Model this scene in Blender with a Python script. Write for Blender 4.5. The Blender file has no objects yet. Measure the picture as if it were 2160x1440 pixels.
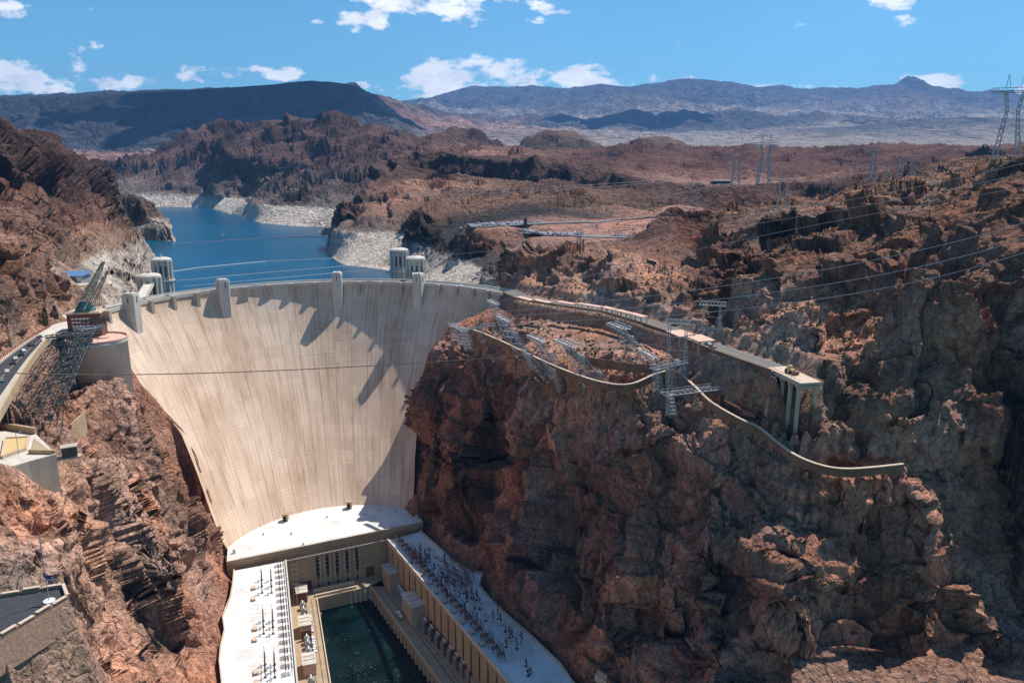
import bpy, math, random, numpy as np
from mathutils import Vector, Matrix
from mathutils.geometry import delaunay_2d_cdt
random.seed(7); RNG = np.random.RandomState(5)
SC = bpy.context.scene; COL = SC.collection
# ------------------------------------------------------------------ survey: camera station and sight lines
# metres; z = 0 is the tailwater, the lake stands at 140, the dam crest at 180, the bridge walkway (camera) at 270
F_PX, PITCH, CAMZ = 1600.0, math.atan(370/1600.0), 270.0
CP, SP = math.cos(PITCH), math.sin(PITCH)
def ray(px, py):
    x = (px-1080)/F_PX; y = -(py-720)/F_PX
    return (x, CP+y*SP, -SP+y*CP)
def Z(px, py, z):
    d = ray(px, py); t = (z-CAMZ)/d[2]; return Vector((d[0]*t, d[1]*t, z))
def D(px, py, Y):
    d = ray(px, py); t = Y/d[1]; return Vector((d[0]*t, Y, CAMZ+d[2]*t))
def P3(p):
    if len(p) == 4: return D(*p[:3]) if p[3] == 'Y' else Vector(p[:3])
    return Z(*p) if p[2] <= 330 else D(*p)

# ------------------------------------------------------------------ noise
def _h(ix, iy, iz):
    h = (ix*374761393 + iy*668265263 + iz*2147483647) & 0xffffffff
    h = ((h ^ (h >> 13))*1274126177) & 0xffffffff
    h = ((h ^ (h >> 16))*2246822519) & 0xffffffff
    return h ^ (h >> 15)
def gnoise(x, y, z):
    xi, yi, zi = np.floor(x).astype(np.int64), np.floor(y).astype(np.int64), np.floor(z).astype(np.int64)
    xf, yf, zf = x-xi, y-yi, z-zi
    u, v, w = xf*xf*xf*(xf*(xf*6-15)+10), yf*yf*yf*(yf*(yf*6-15)+10), zf*zf*zf*(zf*(zf*6-15)+10)
    def g(dx, dy, dz):
        h = _h(xi+dx, yi+dy, zi+dz)
        a = (h & 1023)/1023.0*2-1; b = ((h >> 10) & 1023)/1023.0*2-1; c = ((h >> 20) & 1023)/1023.0*2-1
        return a*(xf-dx)+b*(yf-dy)+c*(zf-dz)
    def L(a, b, t): return a+(b-a)*t
    return 1.15*L(L(L(g(0,0,0), g(1,0,0), u), L(g(0,1,0), g(1,1,0), u), v),
                  L(L(g(0,0,1), g(1,0,1), u), L(g(0,1,1), g(1,1,1), u), v), w)

# ------------------------------------------------------------------ palette (real-world albedo)
RED = (.57,.30,.205); ORG = (.72,.41,.29); DPU = (.16,.09,.078); DPK = (.26,.165,.15); BRN = (.40,.21,.145); DRK = (.13,.075,.06); GRY = (.21,.165,.145)
TAN = (.42,.285,.205); PUR = (.52,.25,.17); PNK = (.50,.27,.20); SND = (.52,.40,.32)
DSR = (.44,.36,.31); MTN = (.10,.095,.105); DRD = (.17,.078,.055); BLK = (.055,.05,.05); OLV = (.27,.155,.105); RDK = (.25,.12,.08)
AXA = math.radians(-19); AX = Vector((math.sin(AXA), math.cos(AXA), 0)); C0 = Vector((-119, 460, 0))
def dam_prm(z):
    t = max(0, (177-z)/138.0); return C0+AX*(140-110*t**1.3-(140-67.5*t**.9)), 140-67.5*t**.9
def dp(th, r, z, c=None):
    a = math.radians(th); c = c or C0; return Vector((c.x+r*math.sin(a), c.y+r*math.cos(a), z))
def offs(pts, d, z=None):
    o = []
    for i, p in enumerate(pts):
        a, b = pts[max(i-1, 0)], pts[min(i+1, len(pts)-1)]; t = (b-a); t.z = 0; t.normalize(); q = p+Vector((-t.y, t.x, 0))*d
        o.append((q.x, q.y, q.z if z is None else z, 0))
    return o
LINES = []
def L(pts, lmax, col, step=None): LINES.append(([P3(p) for p in pts], lmax, col, step))
# lmax = largest wavelength (m) of relief allowed near this line (0 = graded flat)

# --- river bed and the feet of the two canyon walls
L([(-110,455,-6,0),(-90,400,-6,0),(-66,343,-6,0),(-40,270,-6,0),(-10,180,-6,0),(10,100,-6,0)], 0, BRN)
L([(-170,428,20,0),(-150,395,10,0),(-135,345,6,0),(-120,305,4,0),(-95,240,0,0),(-70,180,-2,0),(-50,110,-2,0)], 0, BRN)
L([(-66,468,20,0),(-46,430,10,0),(-28,398,6,0),(-4,348,4,0),(20,305,4,0),(50,240,0,0),(70,180,-2,0),(80,110,-2,0)], 0, BRN)
L([(-180,430,40,0),(-179,424,34,0),(-166,396,34,0),(-161,364,34,0),(-150,347,34,0),(-146,324,34,0),(-139,309,34,0),(-126,270,22,0),(-104,215,10,0),(-80,150,4,0),(-60,100,2,0)], 3, PUR)
L([(-56,474,37,0),(-41,440,34,0),(-17,412,34,0),(-12,392,34,0),(3,357,34,0),(20,338,34,0),(34,309,34,0)], 3, BRN)
L([(34,309,34,0),(1270,1425,43),(1330,1388,45),(1400,1405,45),(1500,1445,45),(95,262,38,0),(105,225,26,0),(110,170,12,0),(115,100,6,0)], 4, BRN)
# --- left wall against the dam
L([(268,760,150),(300,812,135),(340,853,121),(390,905,103),(425,990,80),(455,1083,57),(478,1145,41)], 3, PUR)
L([(165,808,396,'Y'),(190,800,393,'Y'),(215,797,393,'Y'),(245,793,398,'Y'),(266,798,410,'Y')], 3, RED, 3)
LC = [(-238,466,140),(-227,469,121),(-215,473,103),(-201,460,80),(-188,444,57),(-178,434,42)]; RC = [(-28,558,165),(-47,564,151),(-63,561,133),(-71,550,113),(-75,534,92),(-75,512,68),(-73,490,45)]
for z_ in (30, 45, 65, 85, 105, 125, 145, 160):     # bedrock under the dam lies inside the concrete
    c_, R_ = dam_prm(z_)
    th = lambda p: math.degrees(math.atan2(p[0]-c_.x, p[1]-c_.y))
    a0 = th(min(LC, key=lambda p: abs(p[2]-z_)))+1.2; a1 = th(min(RC, key=lambda p: abs(p[2]-z_)))-2
    L([(*dp(a0+(a1-a0)*k/12, R_+7, z_, c_)[:2], z_-14, 0) for k in range(13)], 0, BRN)
# --- left wall, upper edge
L([(150,800,152),(195,800,152),(235,785,153),(262,768,150)], 6, RED)
L([(130,860,146),(200,880,136),(280,905,122),(335,960,106),(380,1040,82),(425,1110,60)], 28, ORG)
L([(170,1000,143),(240,1060,113),(310,1150,78),(390,1230,50)], 30, ORG)
L([(120,1120,236,'Y'),(200,1200,112),(280,1290,72),(370,1370,46)], 30, ORG)
L([(60,1440,190,'Y'),(150,1410,212,'Y'),(230,1400,243,'Y'),(330,1400,285,'Y')], 24, ORG)
# platform below the leaning pylons, slope up to the highway
L([(-6,904,162.5),(75,917,162.5),(122,952,162.5)], 0, TAN)
L([(-6,1012,162.5),(40,986,162.5),(100,970,162.5)], 0, TAN)
L([(-6,1037,234,'Y'),(50,1022,246,'Y'),(130,1048,262,'Y'),(160,1000,284,'Y')], 4, ORG)
L([(0,1130,217,'Y'),(80,1150,223,'Y')], 16, ORG)
L([(60,885,304,'Y'),(98,872,334,'Y'),(130,860,366,'Y')], 5, RED)
L([(50,838,318,'Y'),(95,802,371,'Y'),(130,792,392,'Y')], 5, RED)
L([(112,756,396,'Y'),(150,750,418,'Y')], 2, BRN)
HOUT = [Z(x, y, 180) for x, y in ((-60,965),(-30,920),(0,872),(20,836),(40,800),(60,768),(78,744),(92,725),(112,707),(150,690))]
HINN = [Z(x, y, 180) for x, y in ((-90,830),(-40,785),(0,757),(25,739),(50,722),(74,707),(92,697),(108,688),(120,684),(150,676))]
L(offs(HOUT, 1.5, 178), 0, TAN, 4); L(offs(HOUT, -2.5, 173), 0, BRN, 4); L(offs(HINN, 0, 179), 0, TAN, 4); L(offs(HINN[:9], 4, 183), 3, BRN, 4)
L([(165,690,179),(200,672,179),(214,664,179)], 0, TAN); L([(125,672,179),(150,658,179),(190,652,179)], 0, TAN)
# cliff above the highway
L([(-200,540,360,'Y'),(-60,505,385,'Y'),(0,510,400),(50,522,450),(98,560,502),(118,600,520)], 22, RED)
L([(-100,640,335,'Y'),(0,630,376),(50,620,421),(90,625,464),(116,640,492)], 22, RED)
L([(-300,470,430),(0,498,490),(60,508,550),(112,552,620)], 18, PUR)
# building terrace and road to the left intakes
L([(132,618,182),(150,612,182),(190,622,182),(220,640,182)], 0, SND)
L([(130,590,184),(190,588,184),(205,600,183)], 4, TAN)
# pale rock below the old lake level
L([(140,572,178),(200,533,178),(268,516,178),(300,500,178),(262,462,178),(330,458,178)], 14, TAN)
L([(150,600,184),(220,600,174),(290,620,172)], 10, SND)
L([(375,622,140),(355,592,140),(335,560,140),(316,523,140),(345,517,140),(374,512,140),(352,478,140),(336,448,140)], 12, SND)
L([(-320,600,125,0),(-300,640,120,0),(400,600,112),(380,560,112),(400,515,112),(380,480,112)], 6, SND)
L([(-290,545,150,0),(-270,575,120,0),(-220,610,105,0),(-140,640,100,0),(-60,640,105,0),(-15,600,130,0)], 3, SND)
# hill on the left above the lake
L([(-400,180,800),(-200,215,900),(-60,245,960),(0,258,1000),(25,262,1010),(50,276,1050),(100,312,1150),(140,337,1220),(200,370,1330)], 80, DRK)
L([(200,366,1330),(225,374,1365),(250,384,1400),(268,394,1420),(290,408,1430),(318,427,1440),(338,450,1420),(356,480,1370)], 22, DRK)
L([(225,378,1470),(250,388,1510),(290,414,1540),(318,434,1540)], 22, DRK)
L([(-300,420,560),(0,450,650),(60,470,720),(110,492,800),(160,480,900),(230,470,1080),(262,464,1250)], 40, BRN)
L([(-200,330,760),(0,350,820),(80,370,930),(150,400,1050),(230,430,1200)], 100, DRK)
L([(-900,1500,150,0),(-1000,1800,130,0),(-1300,2100,120,0),(-2500,2300,180,0)], 60, BRN)
# --- lake bed
L([(-500,1500,100,0),(-480,1200,100,0),(-420,1000,100,0),(-330,850,100,0),(-700,1900,100,0),(-950,2300,100,0),(-250,760,100,0),(-1400,2400,100,0),(-320,1400,105,0)], 10, SND)
# --- far shore
L([(-1900,2700,140,0),(250,436,140),(330,436,140),(430,437,140),(535,442,140),(515,457,140),(552,471,140),(640,478,140),(726,477,140)], 6, SND)
L([(200,400,2620),(300,404,2600),(420,406,2560),(505,418,2350),(545,430,1900),(640,431,1820),(736,433,1720)], 12, GRY)
L([(120,360,3400),(215,352,3300),(330,322,3300),(400,286,3200),(450,268,3150),(520,262,3100),(580,252,3000),(640,262,2900),(700,257,2800),(760,268,2700),(830,288,2550),(890,312,2300)], 110, DRK)
L([(250,380,2900),(380,350,2800),(480,350,2650),(560,350,2450),(640,350,2350),(720,350,2250),(790,340,2200)], 260, DPU)
L([(480,310,2900),(600,300,2750),(700,305,2600),(780,310,2450)], 220, DRK)
L([(0,320,4300),(150,335,4200),(300,340,4300),(600,320,4200),(900,330,3800),(1100,325,3700)], 150, PNK)
# --- point of rock right of the lake
L([(690,517,140),(688,527,140),(705,545,140),(730,560,140),(780,562,140),(822,562,140),(850,585,140),(-95,690,140,0),(-60,655,140,0),(-20,625,140,0)], 5, SND)
L([(700,486,176),(760,488,178),(835,488,178),(870,500,178)], 7, GRY)
L([(712,476,1200),(745,432,1290),(768,400,1350),(800,372,1420),(850,338,1560),(885,318,1650)], 60, DRK)
L([(868,370,1570),(940,376,1570),(1040,382,1510),(1140,388,1430),(1240,398,1380),(1330,406,1320),(1420,416,1250)], 45, DRK)
L([(1000,340,2150),(1100,345,2100),(1250,346,2150),(1400,350,2120),(1600,346,2120),(1800,350,2020),(2000,350,1860),(2150,352,1700)], 50, DRD)
L([(780,440,1200),(830,430,1220),(850,400,1300)], 70, BRN)
L([(885,316,1650),(940,322,1620),(1000,334,1580),(1100,340,1500),(1200,350,1450),(1290,368,1400),(1380,384,1350),(1450,400,1300)], 60, DRK)
L([(880,390,1420),(960,380,1400),(1050,385,1330),(1150,400,1250),(1250,410,1200),(1350,425,1150)], 70, OLV)
L([(870,440,1180),(900,460,1020),(960,440,1080),(1060,425,1100),(1180,430,1080),(1260,440,1040)], 45, OLV)
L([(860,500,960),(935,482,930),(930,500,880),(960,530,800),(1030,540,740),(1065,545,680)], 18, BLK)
L([(900,560,820),(950,570,760),(1000,575,700),(1050,592,620),(1070,600,585)], 12, GRY)
# parking bench
L([(978,474,209),(1060,478,209),(1170,468,209),(1300,462,209),(1420,456,209)], 0, PNK)
L([(978,484,207),(1100,484,207),(1240,476,206)], 0, PNK)
L([(1095,492,201),(1230,497,201),(1360,500,201),(1400,505,201)], 0, PNK)
L([(1100,500,200),(1230,508,200),(1350,512,200)], 0, PNK)
L([(1070,462,212),(1110,444,940),(1160,441,940),(1235,462,930)], 6, BLK)
L([(1078,530,605),(1130,528,590),(1200,533,565),(1270,538,540),(1330,556,520),(1400,578,495),(1450,596,470)], 27, ORG)
L([(1080,570,592),(1140,575,568),(1210,580,540),(1280,588,513),(1345,604,490),(1410,622,464)], 30, ORG)
L([(1080,522,660),(1200,524,620),(1330,540,600),(1440,575,520)], 8, PNK)
# knob of brown rock
L([(1345,518,640),(1380,466,680),(1420,438,695),(1465,450,700),(1490,474,690)], 14, DRD)
L([(1385,500,640),(1420,500,640),(1460,510,640)], 14, DRD)
L([(1340,532,615),(1400,562,585),(1462,585,555)], 6, BRN)
L([(1350,440,950),(1440,430,900),(1400,470,800)], 10, PNK)
# --- upper road shelf (crest level)
ROAD_IN = [(1070,606,180),(1110,623,180),(1200,637,180),(1290,650,180),(1370,673,180),(1440,694,180),(1510,722,180),(1600,752,180),(1660,770,180),(1735,796,180)]
ROAD_OUT = [(1058,618,180),(1095,636,180),(1180,650,180),(1280,664,180),(1360,688,180),(1430,712,180),(1500,742,180),(1570,766,180),(1640,790,180)]
L(ROAD_IN, 0, TAN); L(ROAD_OUT, 0, TAN)
RI = [P3(p) for p in ROAD_IN]; L(offs(RI[:1]+RI[1:], 5, 187), 5, RED, 5)
RO = [P3(p) for p in ROAD_OUT]; L(offs(RO, -4, 171.5), 4, RED, 5)
# bench of the switchyard pylons
L([(1010,655,166),(1030,690,166),(1120,700,170),(1220,720,170),(1300,745,169),(1380,760,169),(1440,775,168)], 5, RED)
WALL = [(948,690,161),(1000,698,162),(1060,722,163),(1110,746,164),(1190,782,165),(1270,808,166),(1330,812,167),(1385,790,169),(1425,785,169),(1460,812,167),(1500,850,163),(1560,885,159),(1600,903,157),(1640,935,154),(1680,963,152),(1730,983,151),(1780,991,151),(1840,988,151),(1905,981,151)]
L([(p[0]+3, p[1]-6, p[2]-.8) for p in WALL], 1, RED, 5)
L([(p[0], p[1]+12, p[2]-6) for p in WALL], 2, PUR, 5)
# --- right wall below the road
L([(885,800,118),(905,745,141),(925,722,150),(960,702,154),(1030,712,155),(1085,760,151),(1130,825,146),(1180,860,141),(1260,880,141),(1340,875,146),(1400,835,156),(1450,850,154),(1490,905,146),(1550,950,139),(1640,1010,134),(1750,1040,133),(1850,1020,137),(1950,992,144)], 12, RED)
CX = [872,900,960,1040,1110,1180,1260,1340,1420,1500,1580,1660,1750,1850,1960]
RY = [830,760,702,716,800,860,880,875,840,915,975,1020,1040,1020,992]; RYY = [531,519,512,500,444,396,380,370,366,346,331,312,302,303,298]
FY = [1075,1110,1165,1235,1320,1390,1440,1440,1450,1460,1460,1460,1460,1470,1480]; FYY = [474,458,430,388,350,320,303,304,298,286,276,266,256,252,248]
EX = [0,3,6,14,12,5,4,6,12,17,17,10,4,2,2]; BUL = [0,0,3,-2,4,-3,2,5,-4,4,-2,6,0,-3,0]
for g_, f_, lm_ in ((.16,.05,22),(.36,.13,34),(.58,.26,36),(.80,.52,30)):
    FF = [f_+(g_*.9-f_)*min(1, max(0, (c-1040)/120)) for c in CX]
    L([(CX[k], RY[k]+(FY[k]-RY[k])*g_, max(331, 0)*0+RYY[k]+(FYY[k]-RYY[k])*FF[k]-BUL[k]*(1.2 if g_ > .3 else .5)-(EX[k] if g_ < .2 else EX[k]*1.15), 'Y') for k in range(15)], lm_, PUR)
L([(-54,484,78,0),(-53,500,112,0),(-50,515,143,0),(-45,530,158,0),(-30,545,163,0),(-12,553,168,0)], 4, PUR)
L([(1560,1400,275,'Y'),(1650,1400,268,'Y'),(1720,1340,270,'Y'),(1800,1260,278,'Y'),(1850,1195,284,'Y'),(1900,1260,276,'Y'),(1980,1330,268,'Y'),(2060,1370,262,'Y')], 26, RED)
L([(1560,1500,250,'Y'),(1700,1500,240,'Y'),(1850,1500,236,'Y'),(2050,1480,236,'Y'),(2250,1450,236,'Y')], 20, RED)
L([(1975,1000,295,'Y'),(2020,1060,292,'Y'),(2050,1150,286,'Y'),(2082,1225,280,'Y'),(2110,1285,274,'Y'),(2150,1330,268,'Y'),(2250,1380,262,'Y')], 8, BRN)
L([(2060,900,318,'Y'),(2110,900,314,'Y'),(2160,890,308,'Y'),(2300,880,300,'Y')], 10, RDK)
L([(2062,1010,316,'Y'),(2100,1120,306,'Y'),(2130,1220,296,'Y'),(2170,1290,288,'Y'),(2280,1330,280,'Y')], 10, RDK)
L([(2160,1080,303,'Y'),(2300,1080,292,'Y')], 16, RDK)
# --- slopes right of the wall
L([(1610,840,335,'Y'),(1660,858,321,'Y'),(1698,876,312,'Y'),(1734,868,310,'Y')], 3, BRN)
L([(1640,878,314,'Y'),(1700,895,305,'Y'),(1742,888,304,'Y')], 3, BRN)
L([(1660,915,158),(1720,917,158.5),(1780,925,154),(1850,925,157),(1950,930,153)], 8, TAN)
L([(1755,888,164),(1800,880,164),(1900,872,168),(2000,860,170),(2060,850,171)], 12, RED)
L([(1745,848,168),(1800,848,171),(1950,835,174),(2060,828,176),(2160,815,180),(2300,800,186)], 10, RDK)
L([(1505,690,412),(1560,662,398),(1640,640,375),(1700,650,362),(1740,690,352),(1752,758,338),(1800,752,335),(1860,748,332),(1990,722,331),(2080,700,331),(2160,690,325,'Y'),(2300,660,322,'Y')], 24, RED)
L([(1480,605,452),(1560,572,432),(1640,585,405),(1700,590,390),(1780,562,375),(1900,560,365),(2050,560,352),(2160,540,346),(2300,510,340)], 45, RDK)
L([(1472,562,500),(1500,500,520),(1560,472,530),(1640,462,530),(1720,470,505),(1800,452,485),(1880,432,470),(1960,424,460)], 40, OLV)
L([(1960,424,460),(2010,404,440),(2060,376,430),(2110,354,420),(2160,330,410),(2300,270,400)], 13, OLV)
L([(1560,446,720),(1640,436,760),(1750,432,780),(1850,406,820),(1950,380,840),(2050,356,860),(2100,340,850),(2300,300,800)], 30, OLV)
L([(1500,405,1050),(1560,395,1060),(1650,390,1080),(1740,388,1050),(1800,400,960)], 30, DRK)
L([(1490,452,1005),(1600,442,1015),(1700,433,1030),(1800,426,935)], 14, DRD)
L([(1500,470,840),(1600,460,900)], 14, OLV)
L([(1460,388,1420),(1520,388,1380),(1580,388,1330)], 4, PNK)
L([(1380,352,1800),(1500,362,1750),(1640,372,1600),(1800,375,1500),(1950,360,1400),(2060,345,1350),(2250,330,1300)], 70, DRD)
L([(1200,322,2500),(1290,308,2300),(1380,310,2350),(1440,322,2250),(1520,318,2300),(1580,305,2350),(1700,316,2300),(1760,312,2200),(1900,304,2100),(1990,312,2000),(2090,322,1800),(2160,325,1700),(2400,320,1600)], 60, DRD)
L([(900,325,2400),(1000,322,2400),(1090,318,2500)], 90, BRN)
# --- knolls
L([(900,290,3100),(930,280,3050),(955,268,3000),(990,276,2950),(1020,305,2900)], 60, DRK)
L([(860,285,3300),(900,300,2850),(1040,315,2800)], 60, OLV)
L([(1085,318,3150),(1110,292,3150),(1140,278,3150),(1180,274,3150),(1215,278,3150),(1250,296,3150),(1278,314,3150)], 30, OLV)
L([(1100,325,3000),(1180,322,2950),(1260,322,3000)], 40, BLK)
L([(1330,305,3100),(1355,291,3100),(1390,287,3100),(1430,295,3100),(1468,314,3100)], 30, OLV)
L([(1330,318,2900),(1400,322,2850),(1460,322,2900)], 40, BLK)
L([(1100,322,3700),(1280,322,3700),(1480,321,3700),(1720,318,3600),(1900,318,3600),(2160,320,3600),(2500,320,3600)], 40, DSR)
# --- desert slope and far hills
L([(1020,300,5500),(1150,305,5500),(1300,302,5500),(1430,300,5500),(1600,300,5500),(1800,298,5500),(2160,300,5500),(2500,300,5500)], 60, DSR)
L([(1400,282,9000),(1600,278,9000),(1800,268,9000),(2000,270,9000),(2160,262,9000),(2500,260,9000)], 150, DSR)
L([(1800,270,8000),(1900,256,8000),(2040,247,8000),(2160,252,8000),(2500,240,8000)], 120, MTN)
L([(900,272,8000),(960,268,9000),(1050,272,9500)], 500, PNK)
L([(1060,262,10500),(1170,246,10500),(1240,262,10500),(1330,236,10500),(1400,258,10500),(1440,242,10500),(1500,256,10500),(1560,238,10500),(1640,262,10500),(1720,242,10500),(1790,262,10500)], 500, MTN)
L([(1060,275,9300),(1250,282,9300),(1500,278,9300),(1650,274,9300)], 400, MTN)
# --- mesa
L([(-500,222,6800),(-200,214,6600),(0,208,6500),(100,206,6500),(200,201,6500),(300,196,6500),(400,191,6500),(500,184,6500),(580,178,6500),(650,169,6500),(700,172,6500),(752,180,6500)], 30, BLK)
L([(752,180,6500),(775,203,6500),(800,222,6500),(840,248,6450),(880,268,6400),(910,280,6400)], 100, DPK)
L([(-500,250,6450),(0,238,6250),(150,236,6250),(300,236,6250),(450,240,6250),(600,240,6250),(700,225,6250),(760,225,6300)], 250, BLK)
L([(-500,345,5000),(0,330,5000),(200,330,5000),(300,325,5000),(500,310,5200),(650,300,5300),(760,285,5500),(860,290,5700)], 300, MTN)
L([(-500,222,9000),(0,206,9000),(400,190,9000),(740,182,8500)], 200, BLK)
# --- far range
L([(700,240,17000),(800,221,17000),(850,214,17000),(905,208,17000),(940,196,17000),(1000,181,17000),(1040,184,17000),(1120,181,17000),(1200,186,17000),(1262,177,17000),(1320,184,17000),(1400,172,17000),(1440,165,17000),(1500,168,17000),(1560,176,17000),(1600,184,17000),(1650,178,17000),(1670,185,17000),(1700,188,17000),(1740,184,17000),(1800,186,17000),(1850,180,17000),(1885,178,17000),(1900,170,17000),(1915,158,17000),(1932,168,17000),(1950,178,17000),(2000,188,17000),(2050,196,17000),(2090,189,17000),(2130,200,17000),(2200,210,17000),(2500,200,17000)], 130, MTN)
L([(780,245,14500),(950,240,14500),(1150,240,14500),(1300,225,14500),(1500,235,14500),(1700,235,14500),(1900,225,14500),(2160,235,14500),(2500,235,14500)], 1500, (.13,.115,.12))
L([(820,262,12500),(1000,262,12500),(1200,255,12500),(1500,258,12500),(1800,260,12500),(2160,258,12500),(2500,258,12500)], 900, DSR)
L([(-14000,16000,600,0),(-6000,20000,500,0),(0,21000,500,0),(8000,21000,500,0),(15000,20000,500,0)], 100, MTN)
# --- outer frame
L([(-500,100,150,0),(-400,150,160,0),(-380,250,185,0),(-400,330,190,0),(-600,500,240,0),(-1500,900,400,0),(-3500,1500,400,0)], 20, BRN)
L([(200,100,60,0),(260,150,110,0),(320,220,180,0),(450,300,260,0),(900,500,330,0),(3000,1200,360,0)], 20, BRN)
L([(-12000,5000,300,0),(-12000,9000,500,0)], 100, MTN); L([(12000,5000,350,0),(14000,9000,700,0)], 100, MTN)
L([(0,1255,145),(60,1245,145),(140,1250,145)], 0, TAN); L([(0,1340,145),(60,1310,145),(140,1270,145),(-230,190,146,0)], 0, TAN)
L([(0,1376,139),(60,1340,139),(152,1288,139)], 2, ORG)
L([(-170,235,150,0),(-150,232,148,0),(-230,240,160,0)], 10, ORG)

# ------------------------------------------------------------------ triangulated survey -> graded mesh
def build_terrain():
    pts, val = [], []
    for ln, lm, col, step in LINES:
        for i in range(len(ln)):
            if i == len(ln)-1: seg = [ln[i]]
            else:
                a, b = ln[i], ln[i+1]
                d = (b-a).xy.length; st = step or max(4., .012*a.y)
                n = max(1, int(d/st)); seg = [a.lerp(b, k/n) for k in range(n)]
            for q in seg: pts.append((q.x, q.y)); val.append((q.z, lm, *col))
    keep, kv, seen = [], [], set()
    for p, v in zip(pts, val):
        k = (round(p[0]/1.2), round(p[1]/1.2))
        if k in seen: continue
        seen.add(k); keep.append(Vector(p)); kv.append(v)
    vo, _, fo, ov, _, _ = delaunay_2d_cdt(keep, [], [], 0, 1e-4)
    A = np.array([tuple(v) for v in vo]); V = np.array([kv[o[0]] for o in ov]); T = np.array([tuple(f) for f in fo])
    # sample in a fan around the camera station: near ground fine, far ground coarse
    NU, NT = 1150, 2600
    us = np.linspace(-.84, .84, NU); ly = np.linspace(math.log(120), math.log(20500), NT)
    q = np.c_[A[:,0]/A[:,1], np.log(A[:,1])]
    # rasterise the triangles in (x,y) by marching them in the fan grid
    G = np.full((NT, NU, 5), np.nan)
    du, dl = us[1]-us[0], ly[1]-ly[0]
    for t in T:
        a, b, c = A[t[0]], A[t[1]], A[t[2]]
        ok = min(a[1], b[1], c[1])
        if ok < 60: pass
        yy = np.array([a[1], b[1], c[1]]); y0, y1 = max(yy.min(), 100), yy.max()
        if y1 < 120: continue
        i0 = max(0, int((math.log(y0)-ly[0])/dl)-1); i1 = min(NT-1, int((math.log(y1)-ly[0])/dl)+2)
        xs = np.array([a[0], b[0], c[0]]); cand = [x/y for x in (xs.min(), xs.max()) for y in (y0, y1)]
        j0 = max(0, int((min(cand)-us[0])/du)-1); j1 = min(NU-1, int((max(cand)-us[0])/du)+2)
        if i1 < i0 or j1 < j0: continue
        Y = np.exp(ly[i0:i1+1])[:,None]; X = us[None,j0:j1+1]*Y; Y = Y+0*X
        det = (b[0]-a[0])*(c[1]-a[1])-(c[0]-a[0])*(b[1]-a[1])
        if abs(det) < 1e-9: continue
        w1 = ((X-a[0])*(c[1]-a[1])-(c[0]-a[0])*(Y-a[1]))/det
        w2 = ((b[0]-a[0])*(Y-a[1])-(X-a[0])*(b[1]-a[1]))/det
        w0 = 1-w1-w2
        m = (w0 >= -1e-6) & (w1 >= -1e-6) & (w2 >= -1e-6)
        if not m.any(): continue
        vals = w0[...,None]*V[t[0]]+w1[...,None]*V[t[1]]+w2[...,None]*V[t[2]]
        sub = G[i0:i1+1, j0:j1+1]; sub[m] = vals[m]
    bad = np.isnan(G[...,0])
    G[bad] = (200, 20, .2, .12, .09)
    def blur(a, r, n=1):
        for _ in range(n):
            for ax in (0, 1):
                k = 2*r+1; pad = [(0,0)]*a.ndim; pad[ax] = (r+1, r)
                cs = np.cumsum(np.pad(a, pad, mode='edge'), axis=ax)
                a = (np.take(cs, range(k, cs.shape[ax]), axis=ax)-np.take(cs, range(0, cs.shape[ax]-k), axis=ax))/k
        return a
    z = G[...,0]; zs = blur(z, 1, 1); G[...,2:] = blur(G[...,2:], 7, 2); G[...,1] = blur(G[...,1], 3, 2)
    z = zs
    # redistribute the rows so that steep faces turned to the valley get as many as flat ground
    Yg = np.exp(ly)[:,None]+0*us[None]
    dz = np.diff(z, axis=0)/np.diff(Yg, axis=0)
    w = np.sqrt(.03+(dz*.9+CAMZ/np.maximum(Yg[1:], 200)*.35)**2 + .15*dz**2)
    w = blur(np.clip(w, .12, 2.6), 5, 3)
    band = np.clip((math.log(900)-ly[1:])/.8, 0, 1)[:,None]*1.3+1
    w = w*band
    cw = np.vstack([np.zeros(NU), np.cumsum(w, axis=0)])
    NR = 1500
    R = np.empty((NR, NU, 6))
    for j in range(NU):
        s = np.linspace(0, cw[-1,j], NR); yl = np.interp(s, cw[:,j], ly)
        R[:,j,0] = np.exp(yl)
        R[:,j,1] = np.interp(yl, ly, z[:,j])
        for k in range(1, 5): R[:,j,k+1] = np.interp(yl, ly, G[:,j,k])
    Y = R[...,0]; X = us[None]*Y; Zz = R[...,1]; lm = R[...,2]
    P = np.stack([X, Y, Zz], -1)
    def normals(P):
        a = np.gradient(P, axis=1); b = np.gradient(P, axis=0)
        n = np.cross(a, b); n /= np.linalg.norm(n, axis=-1, keepdims=True)+1e-9
        return n
    N = normals(P)
    disp = np.zeros_like(X); rng = np.hypot(X, Y)
    sc_ = np.where(rng > 700, 150., 60.)
    msk = np.clip(gnoise(X/sc_+3.3, Y/sc_, Zz/sc_)*1.6+gnoise(X/sc_*2.3, Y/sc_*2.3+5, Zz/sc_*2.3)*.9+.05, -.6, .6)
    crag = np.clip((.97-N[...,2])/.22*.8+msk+np.where(rng > 750, .42, .12), np.where(rng > 750, .5, .16), 1.12)
    crag = np.where((X > -5) & (X < 150) & (Y > 425) & (Y < 600) & (Zz > 183), np.maximum(crag, .95), crag); crag = np.where((X > 120) & (Y > 325) & (Y < 560) & (Zz > 181), np.maximum(crag, .7), crag)      # gentle benches are smooth scree, steep ground is broken
    w_ = 2400.
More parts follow.
